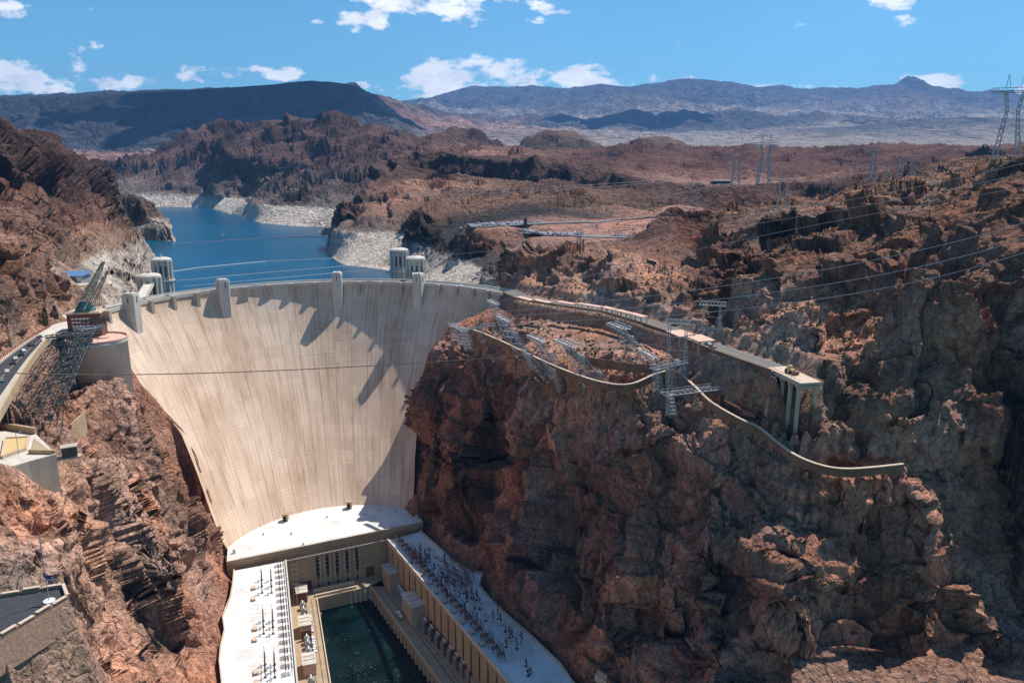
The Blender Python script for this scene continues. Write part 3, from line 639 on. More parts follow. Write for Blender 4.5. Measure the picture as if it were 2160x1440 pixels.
# ------------------------------------------------------------------ the dam
def build_dam():
    d = thing('arch_dam', 'huge pale concrete arch gravity dam curving between the two canyon walls', 'dam', (-119, 460, 20), world=True)
    ths = np.arange(-98, 54.1, 1.0); zs = [20,28,36,44,52,60,68,76,84,92,100,108,116,124,132,138,144,149,153,157,161,164,167,170,173,176,179.2]
    b = MB(); n = len(ths); vs = []; uv = []
    lc = sorted(LC+[(-244,462,180),(-172,430,20)], key=lambda p: p[2]); rc = sorted(RC+[(-2,560,181),(-72,480,20)], key=lambda p: p[2])
    for z in zs:
        c, R = dam_prm(z)
        def lim(t): return np.interp(z, [p[2] for p in t], [math.degrees(math.atan2(p[0]-dam_prm(p[2])[0].x, p[1]-dam_prm(p[2])[0].y)) for p in t])
        l0, l1 = (lim(lc)-3.5, lim(rc)+4) if z < 164 else (-99, 60)
        for th in ths: t_ = max(l0, min(l1, th)); vs.append(dp(t_, R, z, c)); uv.append((t_*2.44, z))
    fs = [(j*n+i, (j+1)*n+i, (j+1)*n+i+1, j*n+i+1) for j in range(len(zs)-1) for i in range(n-1)]
    b.add(vs, fs); fo = b.build('downstream_face', 'dam', d, True)
    lay = fo.data.uv_layers.new(name='UVMap'); 
    for l in fo.data.loops: lay.data[l.index].uv = uv[l.vertex_index]
    b = MB(); vs = [dp(t, 153.4, z) for z in (60, 179.2) for t in ths]; b.add(vs, [(i, i+1, n+i+1, n+i) for i in range(n-1)]); b.build('upstream_face', 'concw', d)
    b = MB(); vs = [dp(t, r, 179.2) for r in (139.9, 153.5) for t in ths]; b.add(vs, [(i, i+1, n+i+1, n+i) for i in range(n-1)]); b.build('crest_slab', 'concw', d)
    b = MB(); vs = [dp(t, r, 179.35) for r in (142.6, 150.6) for t in ths]; b.add(vs, [(i, i+1, n+i+1, n+i) for i in range(n-1)]); b.build('crest_roadway', 'asph2', d)
    b = MB()
    for r in (146.5, 146.75): b.add([dp(t, rr, 179.36) for rr in (r, r+.12) for t in ths], [(i, i+1, n+i+1, n+i) for i in range(n-1)])
    b.build('centre_line', 'yel', d)
    for r0, r1, h, nm in ((139.3, 140.2, 180.6, 'downstream_parapet'), (152.9, 153.7, 180.6, 'upstream_parapet')):
        b = MB()
        for i in range(n-1):
            q = [dp(ths[i], r0, 178.4), dp(ths[i], r1, 178.4), dp(ths[i+1], r1, 178.4), dp(ths[i+1], r0, 178.4)]
            b.add(q+[V3((p.x, p.y, h)) for p in q], [(0,1,2,3),(7,6,5,4),(0,4,5,1),(1,5,6,2),(2,6,7,3),(3,7,4,0)])
        b.build(nm, 'concw', d)
    # crest pilasters on the downstream face
    towers = [-75.6, -44.4, -8.1, 19.7]
    pil = [-92, -84, -67.7, -60, -52.3, -37.2, -30, -22.7, -15.4, -1.2, 5.8, 12.8, 26.6, 33.5, 40.4, 47]
    for t in pil:
        w = math.degrees(1.25/140); b = MB(); q = [dp(t-w, 137.3, 0), dp(t+w, 137.3, 0), dp(t+w, 141, 0), dp(t-w, 141, 0)]
        b.prism([p[:2] for p in q], 158, 180.4); o = b.build('pilaster', 'conc', d)
    def tower(t, nm):
        a = math.radians(t); ex = V3((math.cos(a), -math.sin(a), 0)); er = V3((math.sin(a), math.cos(a), 0)); c = dp(t, 136.6, 0)
        def P(x, y, z): return c+ex*x+er*y+V3((0,0,z))
        b = MB()
        def blk(w, dd, z0, z1, ch=0, t=1.):
            pr = [(-w+ch,-dd),(w-ch,-dd),(w,-dd+ch),(w,dd),(-w,dd),(-w,-dd+ch)] if ch else [(-w,-dd),(w,-dd),(w,dd),(-w,dd)]
            k = len(pr); b.add([P(x, y, z0) for x, y in pr]+[P(x*t, y*t, z1) for x, y in pr], [tuple(range(k))[::-1], tuple(range(k, 2*k))]+[(i, (i+1) % k, k+(i+1) % k, k+i) for i in range(k)])
        blk(3.7, 4.3, 150, 187.2, .9); blk(3.4, 4.0, 187.2, 188.1, .8); blk(2.7, 3.3, 188.1, 188.7, .6)
        o = b.build('elevator_tower', 'concw', d)
        b = MB(); b.box(P(0, -4.15, 182.2), (.55, .5, 4.2), -a); 
        b.build('slot_window', 'dark', o)
        for s_ in (-1, 1): b = MB(); b.box(P(3.6*s_, -.5, 182.2), (.5, .6, 3.6), -a); b.build('slot_window', 'dark', o)
        b = MB(); b.box(P(.5, 0, 188.7), (1.2, 1.2, .7), -a); b.bar(P(-.6, 0, 188.7), P(-.6, 0, 190.6), .07); b.build('roof_light', 'steel', o)
        b = MB(); b.box(P(0, 4.4, 179.4), (2.2, .3, 3.2), -a); b.build('doorway', 'dark', o)
    for t in towers: tower(t, '')
    # drainage gallery doorways on the lower face
    for px, py in ((604, 1088), (738, 1062)):
        p = Z(px, py, 41); b = MB(); b.box((p.x, p.y-1.5, 39), (3.4, 4, 4.6), .1); b.box((p.x, p.y-1.9, 43.6), (4.2, 4.4, .5), .1); o = b.build('gallery_hood', 'tan', d)
        b = MB(); b.box((p.x-.1, p.y-3.6, 39.3), (1.8, .3, 3.2), .1); b.build('doorway', 'dark', o)
    # lamp posts along the upstream parapet
    b = MB()
    lp = None
    for i, t in enumerate(np.arange(-86, 50, 5.6)):
        b = MB(); p = dp(t, 152.3, 179.4); b.bar(p, p+V3((0,0,3.6)), .09); b.lathe(p+V3((0,0,3.6)), [(.12,0),(.28,.2),(.28,.45),(.05,.6)], 8); b.build('lamp_post', 'dsteel', d)
    for px, py in ((865, 650), (528, 862), (724, 945), (450, 742), (545, 700)):
        pass
    return d
# ------------------------------------------------------------------ intake towers
def intake(name, label, base, rz, zt, water=140, bridge_to=None):
    o = thing(name, label, 'intake tower', (base[0], base[1], water-6), 0, 'intake towers standing in the lake')
    h = zt-(water-6); b = MB()
    b.lathe((0,0,0), [(7.2,0),(7.2,h-22),(7.2,h-22)], 12); b.build('shaft', 'concw', o)
    b = MB()
    for i in range(12):
        a = 2*math.pi*i/12; c = (7.9*math.cos(a), 7.9*math.sin(a), 0); b.box(c, (2.6, 1.5, h-3), a)
    b.build('fin', 'concw', o)
    b = MB(); b.lathe((0,0,h-23), [(9.3,0),(10.2,1.0),(10.2,2.2),(9.0,2.2),(9.0,2.4)], 12); b.build('balcony', 'concw', o)
    b = MB(); b.lathe((0,0,h-21), [(7.4,0),(7.4,17),(7.0,17)], 24); b.build('gatehouse_wall', 'concw', o)
    b = MB()
    for i in range(12):
        a = 2*math.pi*(i+.5)/12; b.box((7.3*math.cos(a), 7.3*math.sin(a), h-17.5), (.5, 1.5, 9.5), a)
    b.build('tall_window', 'glass', o)
    b = MB(); b.lathe((0,0,h-4), [(8.5,0),(8.7,.6),(8.7,2.2),(8.2,2.4),(7.4,3.1),(4,3.9),(1.2,4.2)], 24); b.build('domed_roof', 'concw', o)
    b = MB(); b.lathe((0,0,h+.1), [(1.3,0),(1.3,1.4),(.5,2.0),(.1,3.2)], 10); b.build('beacon', 'grey', o)
    if bridge_to is not None:
        p0 = V3((0,0,179.6-water+6)); p1 = V3(bridge_to)-V3((base[0], base[1], water-6)); b = MB()
        d_ = (p1-p0); d_.z = 0; L0 = d_.length; d_.normalize(); s = p0+d_*8; b.ribbon([s, s.lerp(p1, .5), p1], 7, -1.6, 0); k = b.build('service_bridge', 'concw', o)
        b = MB(); b.ribbon([s, p1], .3, 0, 1.1, 3.2); b.ribbon([s, p1], .3, 0, 1.1, -3.2); b.build('bridge_railing', 'conc', k)
        b = MB()
        for q in (.35, .7): e = s.lerp(p1, q); b.box((e.x, e.y, e.z-30), (1.6, 5, 28.5), math.atan2(d_.y, d_.x))
        b.build('bridge_pier', 'conc', k)
    return o
def intakes():
    intake('intake_tower', 'left intake tower nearest the dam, joined to the crest by a service bridge', (D(318, 612, 600).x, 600), 0, 187, 140, (dp(-66, 154, 179.6)))
    intake('intake_tower', 'left intake tower farther out, partly behind its twin beside the pale cliff', (D(343, 575, 700).x, 700), 0, 188, 140)
    intake('intake_tower', 'right intake tower nearest the dam beside the tall crest tower', (D(877, 575, 668).x, 668), 0, 193, 140, (dp(16, 154, 179.6)))
    intake('intake_tower', 'right intake tower standing left of and behind its twin', (D(843, 560, 735).x, 735), 0, 193, 140)

# ------------------------------------------------------------------ cars
def car_proto(name, mat, label, kind=0):
    o = thing(name, label, 'truck' if kind == 2 else 'car', (0,0,-500))
    L_, W_ = (4.6, 1.85) if kind < 2 else (6.2, 2.1)
    b = MB(); b.box((0,0,.35), (L_, W_, .55), 0, .97); 
    b.add([(-L_*.30,-.82,.9),(L_*.22,-.82,.9),(L_*.22,.82,.9),(-L_*.30,.82,.9),(-L_*.22,-.68,1.45),(L_*.08,-.68,1.45),(L_*.08,.68,1.45),(-L_*.22,.68,1.45)] if kind == 0 else
          [(-L_*.48,-.86,.9),(L_*.2,-.86,.9),(L_*.2,.86,.9),(-L_*.48,.86,.9),(-L_*.46,-.76,1.8),(L_*.1,-.76,1.8),(L_*.1,.76,1.8),(-L_*.46,.76,1.8)],
          [(3,2,1,0),(4,5,6,7),(0,1,5,4),(1,2,6,5),(2,3,7,6),(3,0,4,7)])
    b.build('body', mat, o)
    b = MB()
    zt = 1.38 if kind == 0 else 1.7
    b.box((-L_*.06 if kind == 0 else -L_*.17, 0, .98), (L_*.40 if kind == 0 else L_*.6, 1.68, zt-.98), 0, .93); b.build('window_band', 'glass', o)
    for sx in (-1, 1):
        for sy in (-1, 1):
            b = MB(); c = V3((sx*L_*.31, sy*W_*.47, .33)); b.bar(c-V3((0,.12,0)), c+V3((0,.12,0)), .34, 10); b.build('wheel', 'tyre', o)
    return o
CARS = {}
def small_car(i, x, y, z, rz, label, group, cat='car', big=False):
    """distant car: one mesh, shared"""
    k = ('van' if big else 'car', i)
    if k not in CARS:
        b = MB(); L_ = 6.5 if big else 4.6; hh = 2.5 if big else 1.4
        b.box((0,0,.3), (L_, 1.9, hh*.45)); b.box((-L_*.05 if not big else -.2, 0, .3+hh*.45), (L_*(.55 if not big else .85), 1.7, hh*.5), 0, .85)
        me = b.build('parked_car', 'car%d' % i); CARS[k] = me; o = me
        o.data.transform(Matrix.Translation(o.location)); 
    else: o = CARS[k].copy(); COL.objects.link(o)
    o.location = (x, y, z); o.rotation_euler = (0,0,rz)
    o.name = 'parked_van' if big else 'parked_car'
    return tag(o, label, cat, group)
CN = ['white','black','silver','blue','red','beige']

# ------------------------------------------------------------------ powerhouse
def catw(a, b, zz): return [V3((a[0]*(1-t)+b[0]*t, a[1]*(1-t)+b[1]*t, zz)) for t in (0, 1)]
WDIR = V3((114, 48, 0)).normalized(); WNRM = V3((WDIR.y, -WDIR.x, 0))      # along the wall, and out of it downstream
def powerhouse():
    c = thing('powerhouse_central_building', 'central powerhouse block at the foot of the dam with a broad white roof', 'powerhouse', (-119, 455, 0), world=True)
    zr = 38.7
    a = Z(478, 1187, zr); e = Z(892, 1103, zr); L_ = (e-a).xy.length; u = (e-a); u.z = 0; u.normalize(); n = V3((u.y, -u.x, 0)); ang = math.atan2(u.y, u.x)
    def W(s, o, z): return V3((a.x+u.x*s+n.x*o, a.y+u.y*s+n.y*o, z))
    back = [Z(x, y, zr) for x, y in ((882,1086),(855,1066),(820,1055),(740,1055),(600,1078),(520,1104),(482,1136))]
    b = MB(); b.prism([p[:2] for p in [W(0,0,0), W(L_,0,0)]+back], 37.2, zr); b.build('roof', 'roofw', c)
    for s in (.24, .5, .76):
        b = MB(); q0 = W(L_*s, -1.2, zr+.006); b.add([q0, q0+u*.25, q0+u*.25-n*34, q0-n*34], [(0,1,2,3)]); b.build('roof_joint', 'concw', c)
    b = MB(); b.ribbon([W(0,.1,0), W(L_,.1,0)], .7, zr-1.6, zr+1.1); q = [W(L_,0,0)]+back; b.ribbon([V3((p.x,p.y,0)) for p in q], .5, zr-1, zr+1.0); b.build('parapet', 'tan', c)
    b = MB(); b.prism([p[:2] for p in [W(.3,-2,0), W(L_-.3,-2,0), W(L_-.3,-12,0), W(.3,-12,0)]], -4, 37.1); b.prism([p[:2] for p in [W(.0,-.4,0), W(L_,-.4,0), W(L_,-2.3,0), W(0,-2.3,0)]], -4, 37.15); b.build('front_wall', 'tan', c)
    b = MB(); b.ribbon([W(3,1.0,0), W(L_*.82,1.0,0)], 2.2, zr-6.0, zr-5.4); b.build('cornice_ledge', 'cap', c)
    b = MB(); b.ribbon([W(.2,.35,0), W(L_-.2,.35,0)], .8, zr-2.6, zr-1.7); b.build('cornice_band', 'tan', c)
    # people railings on the roof edge
    b = MB()
    for i in range(70): p = W(8+i*1.45, .1, zr+1.1); b.box(p, (.12, .12, .75), ang)
    b.bar(W(8,.1,zr+1.85), W(109,.1,zr+1.85), .06); b.build('roof_railing', 'coil', c)
    # five tall slit windows between fins
    def sOf(px, py, z):   # distance along the wall seen at this pixel
        d = ray(px, py); t = None
        # intersect the sight line with the wall plane (o = -.4)
        den = d[0]*n.x+d[1]*n.y; t = ((a.x)*n.x+(a.y)*n.y)/den; q = V3((d[0]*t, d[1]*t, CAMZ+d[2]*t)); return (q-V3((a.x,a.y,0))).xy.dot(u.xy), q.z
    xs = []
    for px in (669, 690, 711, 732, 753):
        s0, z0 = sOf(px, 1180, 0); xs.append(s0)
    for k, s0 in enumerate(xs):
        b = MB(); b.box(W(s0, -.25, 15.5), (1.7, .6, 14.5), ang); w = b.build('slit_window', 'glass', c)
        b = MB()
        for j in range(5): b.box(W(s0, .12, 17.4+j*2.9), (1.7, .25, .35), ang)
        b.build('glazing_bar', 'tan', w)
        b = MB(); b.box(W(s0-1.6, .1, 11), (.9, 1.0, 24), ang); b.box(W(s0+1.6, .1, 11), (.9, 1.0, 24), ang); b.build('window_fin', 'conc', c)
        b = MB(); b.box(W(s0, -.3, 4.4+5), (1.0, .4, 1.9), ang); b.build('small_window', 'dark', c)
    for px, py, w_, h_ in ((649, 1238, 5.5, 6.0), (781, 1212, 5.5, 6.5)):
        s0, z0 = sOf(px, py, 0); b = MB(); b.box(W(s0, -.3, 9.1), (w_, .5, h_), ang); b.build('loading_door', 'brown', c)
    s0, _ = sOf(561, 1181, 0); b = MB(); b.box(W(s0, -.3, 30.5), (4.6, .4, 1.3), ang); b.build('vent_strip', 'dark', c)
    for px, py in ((494, 1166), (879, 1092)):
        p = Z(px, py, zr); b = MB(); b.box(p, (1.6, 1.6, 2.6), ang, .8); b.build('roof_vent', 'concw', c)
    for i, (px, py) in enumerate(((556,1127),(615,1126),(690,1091),(835,1081),(640,1148),(770,1085))):
        p = Z(px, py, zr); b = MB(); b.lathe(p, [(.5,0),(.5,.9),(.8,1.0),(.3,1.3)], 8); b.build('roof_ventilator', 'grey', c)
    # quay and water face at the head of the tailrace
    h0, h1 = Z(652, 1252, 9), Z(768, 1232, 9)
    k = thing('tailrace_quay', 'concrete quay across the head of the tailrace with two pale ledges', 'quay', tuple(h0), world=True)
    pl = [Z(628,1262,9), Z(668,1262,9), Z(780,1236,9), Z(810,1236,9), W(110,-1,9), W(20,-1,9)]
    b = MB(); b.prism([p[:2] for p in pl], -5, 9); b.build('quay_slab', 'deck', k)
    e0, e1 = Z(664,1258,9.1), Z(752,1239,9.1)
    for off, hh in ((0, 1.4), (5.0, 2.4)):
        q0, q1 = e0-n*off, e1-n*off; b = MB(); b.ribbon([q0, q1], 1.1, 0, hh); b.build('quay_ledge', 'cap', k)
    q0, q1 = e0-n*2.2, e1-n*2.2; b = MB(); b.ribbon([q0, q1], 2.4, .02, .14); b.build('gate_slot', 'dark', k)
    b = MB()
    for i in range(12): q = e0.lerp(Z(780,1236,9.1), i/11); b.box(q+n*.5-V3((0,0,13)), (.8, 1.0, 11), ang)
    b.build('draft_tube_pier', 'concw', k)

LW = {}
def left_wing():
    zr = 35.0
    g = thing('left_powerhouse_wing', 'left powerhouse wing with a long white roof beside the red cliff', 'powerhouse', (-140, 350, 0), world=True)
    r0, r1 = Z(603, 1183, zr), Z(627, 1440, zr); d = (r1-r0); r2 = r1+d*.55; u = d.normalized(); rt = V3((-u.y, u.x, 0))   # rt points to the river (right)
    if rt.x < 0: rt = -rt
    left = [Z(x, y, zr) for x, y in ((494,1203),(491,1235),(486,1262),(476,1285),(470,1302),(474,1330),(466,1362),(463,1395),(468,1440))]
    left += [left[-1]+d*.3, left[-1]+d*.55]
    b = MB(); b.prism([p[:2] for p in [r0, r1, r2]+left[::-1]], zr-1.2, zr); b.build('roof', 'roofw', g)
    b = MB(); b.ribbon([V3((p.x,p.y,0)) for p in [r0, r1, r2]], .8, zr-1.5, zr+1.2, 0); b.build('river_parapet', 'concw', g)
    b = MB(); b.ribbon([V3((p.x,p.y,0)) for p in left], .6, zr-1.2, zr+1.3); b.build('cliff_parapet', 'cap', g)
    b = MB(); b.ribbon([V3((p.x,p.y,0)) for p in [r0, r1, r2]], 3, -4, zr-1.25, -1.7 if True else 0); b.build('river_wall', 'tan', g)
    b = MB(); b.ribbon([V3((p.x,p.y,0)) for p in [r0-rt*6, r2-rt*6]], 10, -4, zr-1.25); b.build('inner_wall', 'tan', g)
    for i, s in enumerate(np.linspace(6, 150, 16)):
        p = r0+u*s+rt*.25; b = MB(); b.box((p.x, p.y, 14), (1.5, .5, 15), math.atan2(u.y, u.x)); b.build('slot_window', 'glass', g)
    # stair tower lattice at the head
    LW.update(r0=r0, r1=r1, u=u, rt=rt, zr=zr, d=d)
    # deck
    w0, w1 = Z(667, 1262, 9), Z(695, 1440, 9); dd = w1-w0; w2 = w1+dd*.55
    q0 = r0+rt*.2; q2 = r2+rt*.2
    k = thing('left_river_deck', 'narrow tan roadway deck between the left wing and the green tailrace', 'quay', (w0.x, w0.y, 0), world=True)
    b = MB(); b.prism([p[:2] for p in [q0, w0, w2, q2]], -5, 9.0); b.build('deck_slab', 'deck', k)
    b = MB(); b.ribbon([V3((p.x,p.y,0)) for p in (w0, w2)], .6, 9.0, 10.1, .4); b.build('kerb_wall', 'cap', k)
    b = MB(); b.ribbon([V3((p.x,p.y,0)) for p in (w0, w2)], .3, 9.004, 9.02, -3.0); b.ribbon([V3((p.x,p.y,0)) for p in (w0, w2)], .3, 9.004, 9.02, 6 if False else -6.4); b.build('crane_rail', 'dark', k)
    LW.update(w0=w0, w2=w2)
    return g
RW = {}
def right_wing():
    zr = 35.0
    g = thing('right_powerhouse_wing', 'right powerhouse wing with pilastered tan wall and roof crowded with switchgear', 'powerhouse', (-20, 360, 0), world=True)
    r0, r1 = Z(818, 1139, zr), Z(1075, 1440, zr); d = r1-r0; r2 = r1+d*.5; u = d.normalized(); lf = V3((u.y, -u.x, 0))
    if lf.x > 0: lf = -lf
    right = [Z(x, y, zr) for x, y in ((886,1121),(905,1138),(930,1160),(955,1185),(985,1205),(1018,1211),(1010,1236),(1040,1272),(1080,1308),(1120,1342),(1150,1372),(1180,1400),(1208,1440))]
    right += [right[-1]+d*.25, right[-1]+d*.5]
    b = MB(); b.prism([p[:2] for p in [r0, r1, r2]+right[::-1]], zr-1.2, zr); b.build('roof', 'roofw', g)
    b = MB(); b.ribbon([V3((p.x,p.y,0)) for p in right], .7, zr-1.2, zr+1.3); b.build('cliff_parapet', 'cap', g)
    b = MB(); b.ribbon([V3((p.x,p.y,0)) for p in [r0, r2]], .7, zr-1.6, zr+1.0); b.build('river_parapet', 'concw', g)
    rr = -lf
    b = MB(); a0, a2 = r0+rr*2.0, r2+rr*2.0; b.ribbon([V3((p.x,p.y,0)) for p in [a0, a2]], 3, -4, zr-1.25); b.build('river_wall', 'tan', g)
    b = MB(); a0, a2 = r0+rr*8.0, r2+rr*8.0; b.ribbon([V3((p.x,p.y,0)) for p in [a0, a2]], 8, -4, zr-1.3); b.build('inner_wall', 'tan', g)
    ang = math.atan2(u.y, u.x); L_ = (r2-r0).length; n = 26
    for i in range(n):
        s = 4+i*(L_-8)/(n-1)
        p = r0+u*s+lf*(-.3); b = MB(); b.box((p.x, p.y, 14), ((L_-8)/(n-1)-1.9, 1.1, zr-2-14), ang); b.build('wall_panel', 'tan', g)
        if i < n-1:
            p = r0+u*(s+(L_-8)/(n-1)/2)+rr*.3; b = MB(); b.box((p.x, p.y, 15.5), (1.3, .5, 13.5), ang); b.build('slot_window', 'dark', g)
    b = MB(); p0, p2 = r0+lf*.4, r2+lf*.4; b.ribbon([V3((p.x,p.y,0)) for p in [p0, p2]], 2.2, -4, 14); b.build('plinth', 'tan', g)
    RW.update(r0=r0, r1=r1, r2=r2, u=u, lf=lf, zr=zr, ang=ang, L=L_)
    w0, w1 = Z(781, 1236, 9), Z(928, 1440, 9); dd = w1-w0; w2 = w1+dd*.55; uq = dd.normalized(); nl = V3((uq.y, -uq.x, 0))
    if nl.x > 0: nl = -nl
    k = thing('right_river_deck', 'shaded roadway deck with buttressed quay wall between tailrace and right wing', 'quay', (w0.x, w0.y, 0), world=True)
    b = MB(); b.prism([p[:2] for p in [w0, r0+lf*1.6, r2+lf*1.6, w2]], 5.5, 9.0); b.build('deck_slab', 'deck', k)
    b = MB(); b.prism([p[:2] for p in [w0-nl*1.2, r0+lf*1.7, r2+lf*1.7, w2-nl*1.2]], -5, 5.4); b.build('quay_wall', 'tan', k)
    b = MB(); b.ribbon([V3((p.x,p.y,0)) for p in (w0, w2)], .6, 9.0, 10.1); b.build('kerb_wall', 'cap', k)
    aq = math.atan2(uq.y, uq.x); LQ = (w2-w0).length
    for i in range(30):
        p = w0+uq*(3+i*(LQ-6)/29)-nl*.4; b = MB(); b.box((p.x, p.y, -4), (1.9, 1.5, 9.4), aq); b.build('buttress', 'conc', k)
    b = MB(); b.ribbon([V3((p.x,p.y,0)) for p in (w0-nl*6.5, w2-nl*6.5)], .35, 9.004, 9.03); b.ribbon([V3((p.x,p.y,0)) for p in (w0-nl*9, w2-nl*9)], .2, 9.004, 9.03); b.build('crane_rail', 'dark', k)
    RW.update(w0=w0, w2=w2, uq=uq, nl=nl, aq=aq)

def shed(name, label, p, L_, W_, H_, ang, mat='conc', group=None):
    o = thing(name, label, 'shed', tuple(p), ang, group)
    b = MB(); b.box((0,0,0), (L_, W_, H_-.5)); b.build('wall', mat, o)
    b = MB(); b.box((0,0,H_-.5), (L_+.8, W_+.8, .6)); r = b.build('flat_roof', 'concw', o)
    b = MB(); 
    for t in (-.2, .15): b.box((L_*t, 0, H_+.1), (.3, W_*.9, .25))
    b.build('roof_kerb', 'tan', r)
    b = MB(); 
    for t in (-.3, 0, .3): b.box((L_*t, -W_/2-.04, .6), (1.7, .14, H_*.55))
    b.build('door', 'tan', o)
    b = MB(); 
    for t in (-.3, 0, .3): b.box((L_*t, W_/2+.04, .6), (1.7, .14, H_*.55))
    b.build('door', 'dark', o)
    return o
def transformer_proto():
    o = thing('transformer', 'x', 'transformer', (0,0,-500))
    b = MB(); b.box((0,0,0), (3.4,3.0,.4)); b.box((0,0,.4), (2.6,2.2,3.4)); b.box((0,0,3.8), (2.8,2.4,.25)); b.build('tank', 'trans', o)
    for s in (-1, 1):
        b = MB(); b.box((0, s*1.3, 3.2), (2.5, .3, .15))
        for k in range(7): b.box((-1.1+k*.36, s*1.45, .6), (.12, .6, 2.7))
        b.build('radiator_fins', 'grey', o)
    b = MB(); b.bar((-1.5,0,4.9), (1.5,0,4.9), .42, 10); b.bar((-.9,0,4.0), (-.9,0,4.7), .12); b.bar((.9,0,4.0), (.9,0,4.7), .12); b.build('oil_conservator', 'white', o)
    for x in (-.8, 0, .8):
        b = MB(); b.lathe((x, .5, 4.05), [(.16,0),(.26,.2),(.14,.35),(.24,.55),(.13,.7),(.22,.9),(.1,1.1),(.05,1.6)], 8); b.build('bushing', 'coil', o)
    return o
def mast_proto():
    """tall bus-support mast with two cross arms of insulators"""
    o = thing('insulator_mast', 'x', 'insulator mast', (0,0,-500))
    b = MB(); b.box((0,0,0), (1.2,1.2,.4)); b.bar((0,0,.4), (0,0,3.2), .22, 6); b.lathe((0,0,3.2), [(.2,0)]+[(r, .3*i+.3) for i, r in enumerate([.42,.2]*6)]+[(.08,4.4),(.06,7.2)], 8); b.build('post', 'dsteel', o)
    b = MB()
    b.bar((-1.6,0,3.1), (1.6,0,3.1), .14); b.bar((-1.1,0,6.0), (1.1,0,6.0), .1); b.build('cross_arm', 'dsteel', o)
    for x in (-1.5, 1.5):
        b = MB(); b.lathe((x,0,3.2), [(.18,0),(.32,.2),(.16,.4),(.32,.6),(.16,.8),(.3,1.0),(.1,1.3)], 8); b.build('insulator', 'coil', o)
    return o
def switch_proto():
    o = thing('disconnect_switch', 'x', 'switch', (0,0,-500))
    b = MB()
    for x in (-1.5, 1.5):
        for y in (-1.4, 1.4): b.bar((x,y,0), (x,y,2.6), .13)
    for y in (-1.4, 1.4): b.bar((-1.7,y,2.6), (1.7,y,2.6), .14); b.bar((-1.5,y,.2), (1.5,y,2.4), .07)
    b.build('frame', 'dsteel', o)
    for y in (-1.4, 0, 1.4):
        b = MB()
        for x in (-1.3, 0, 1.3): b.lathe((x,y,2.7), [(.16,0),(.36,.2),(.2,.45),(.36,.7),(.2,.95),(.34,1.2),(.1,1.6)], 8)
        b.build('insulator_stack', 'coil', o)
    b = MB()
    for y in (-1.4, 0, 1.4): b.bar((-1.3,y,4.3), (1.3,y,4.3), .09)
    b.build('contact_blade', 'dsteel', o)
    return o
def gantry_proto():
    o = thing('roof_gantry', 'x', 'gantry', (0,0,-500))
    for x in (-5, 5):
        b = MB()
        for y in (-.8, .8): b.bar((x,y,0), (x,y,8.2), .13)
        for i in range(5): b.bar((x,-.8,i*1.7), (x,.8,i*1.7+1.5), .07)
        b.build('lattice_leg', 'steel', o)
    b = MB()
    for y in (-.8, .8):
        for z in (8.2, 9.2): b.bar((-7,y,z), (7,y,z), .17)
    for i in range(12): b.bar((-7+i*1.17,-.8,8.2+(i % 2)), (-7+(i+1)*1.17,.8,9.2-(i % 2)), .07)
    b.build('truss_beam', 'steel', o)
    b = MB()
    for x in (-4.5, -1.5, 1.5, 4.5): b.bar((x,-3.2,9.4), (x,3.2,9.4), .16)
    b.build('cross_arm', 'white', o)
    return o
def hatch_proto():
    o = thing('roof_hatch', 'x', 'hatch', (0,0,-500))
    b = MB(); b.box((0,0,0), (3.2,2.0,1.0)); b.build('curb', 'tan', o)
    b = MB(); b.box((0,0,1.0), (3.5,2.3,.18)); b.build('lid', 'cap', o)
    return o
def frame_proto():
    """steel frame of vertical posts and bars as in the crowded bay on the right roof"""
    o = thing('busbar_frame', 'x', 'busbar frame', (0,0,-500))
    b = MB()
    for x in (-3, 0, 3):
        for y in (-2, 2): b.bar((x,y,0), (x,y,6.4), .12)
    for z in (3.4, 6.4):
        for y in (-2, 2): b.bar((-3.2,y,z), (3.2,y,z), .12)
        for x in (-3, 0, 3): b.bar((x,-2.2,z), (x,2.2,z), .1)
    b.build('post_frame', 'dsteel', o)
    b = MB()
    for x in (-3, -1.5, 0, 1.5, 3):
        for y in (-2, 0, 2): b.lathe((x,y,1.0 if y == 0 else 6.4), [(.15,0),(.3,.3),(.15,.6),(.3,.9),(.1,1.3)], 6)
    b.build('insulator_row', 'coil', o)
    b = MB()
    for y in (-2, 0, 2): b.bar((-3.4,y,7.8), (3.4,y,7.8), .08)
    b.build('busbar', 'steel', o)
    return o
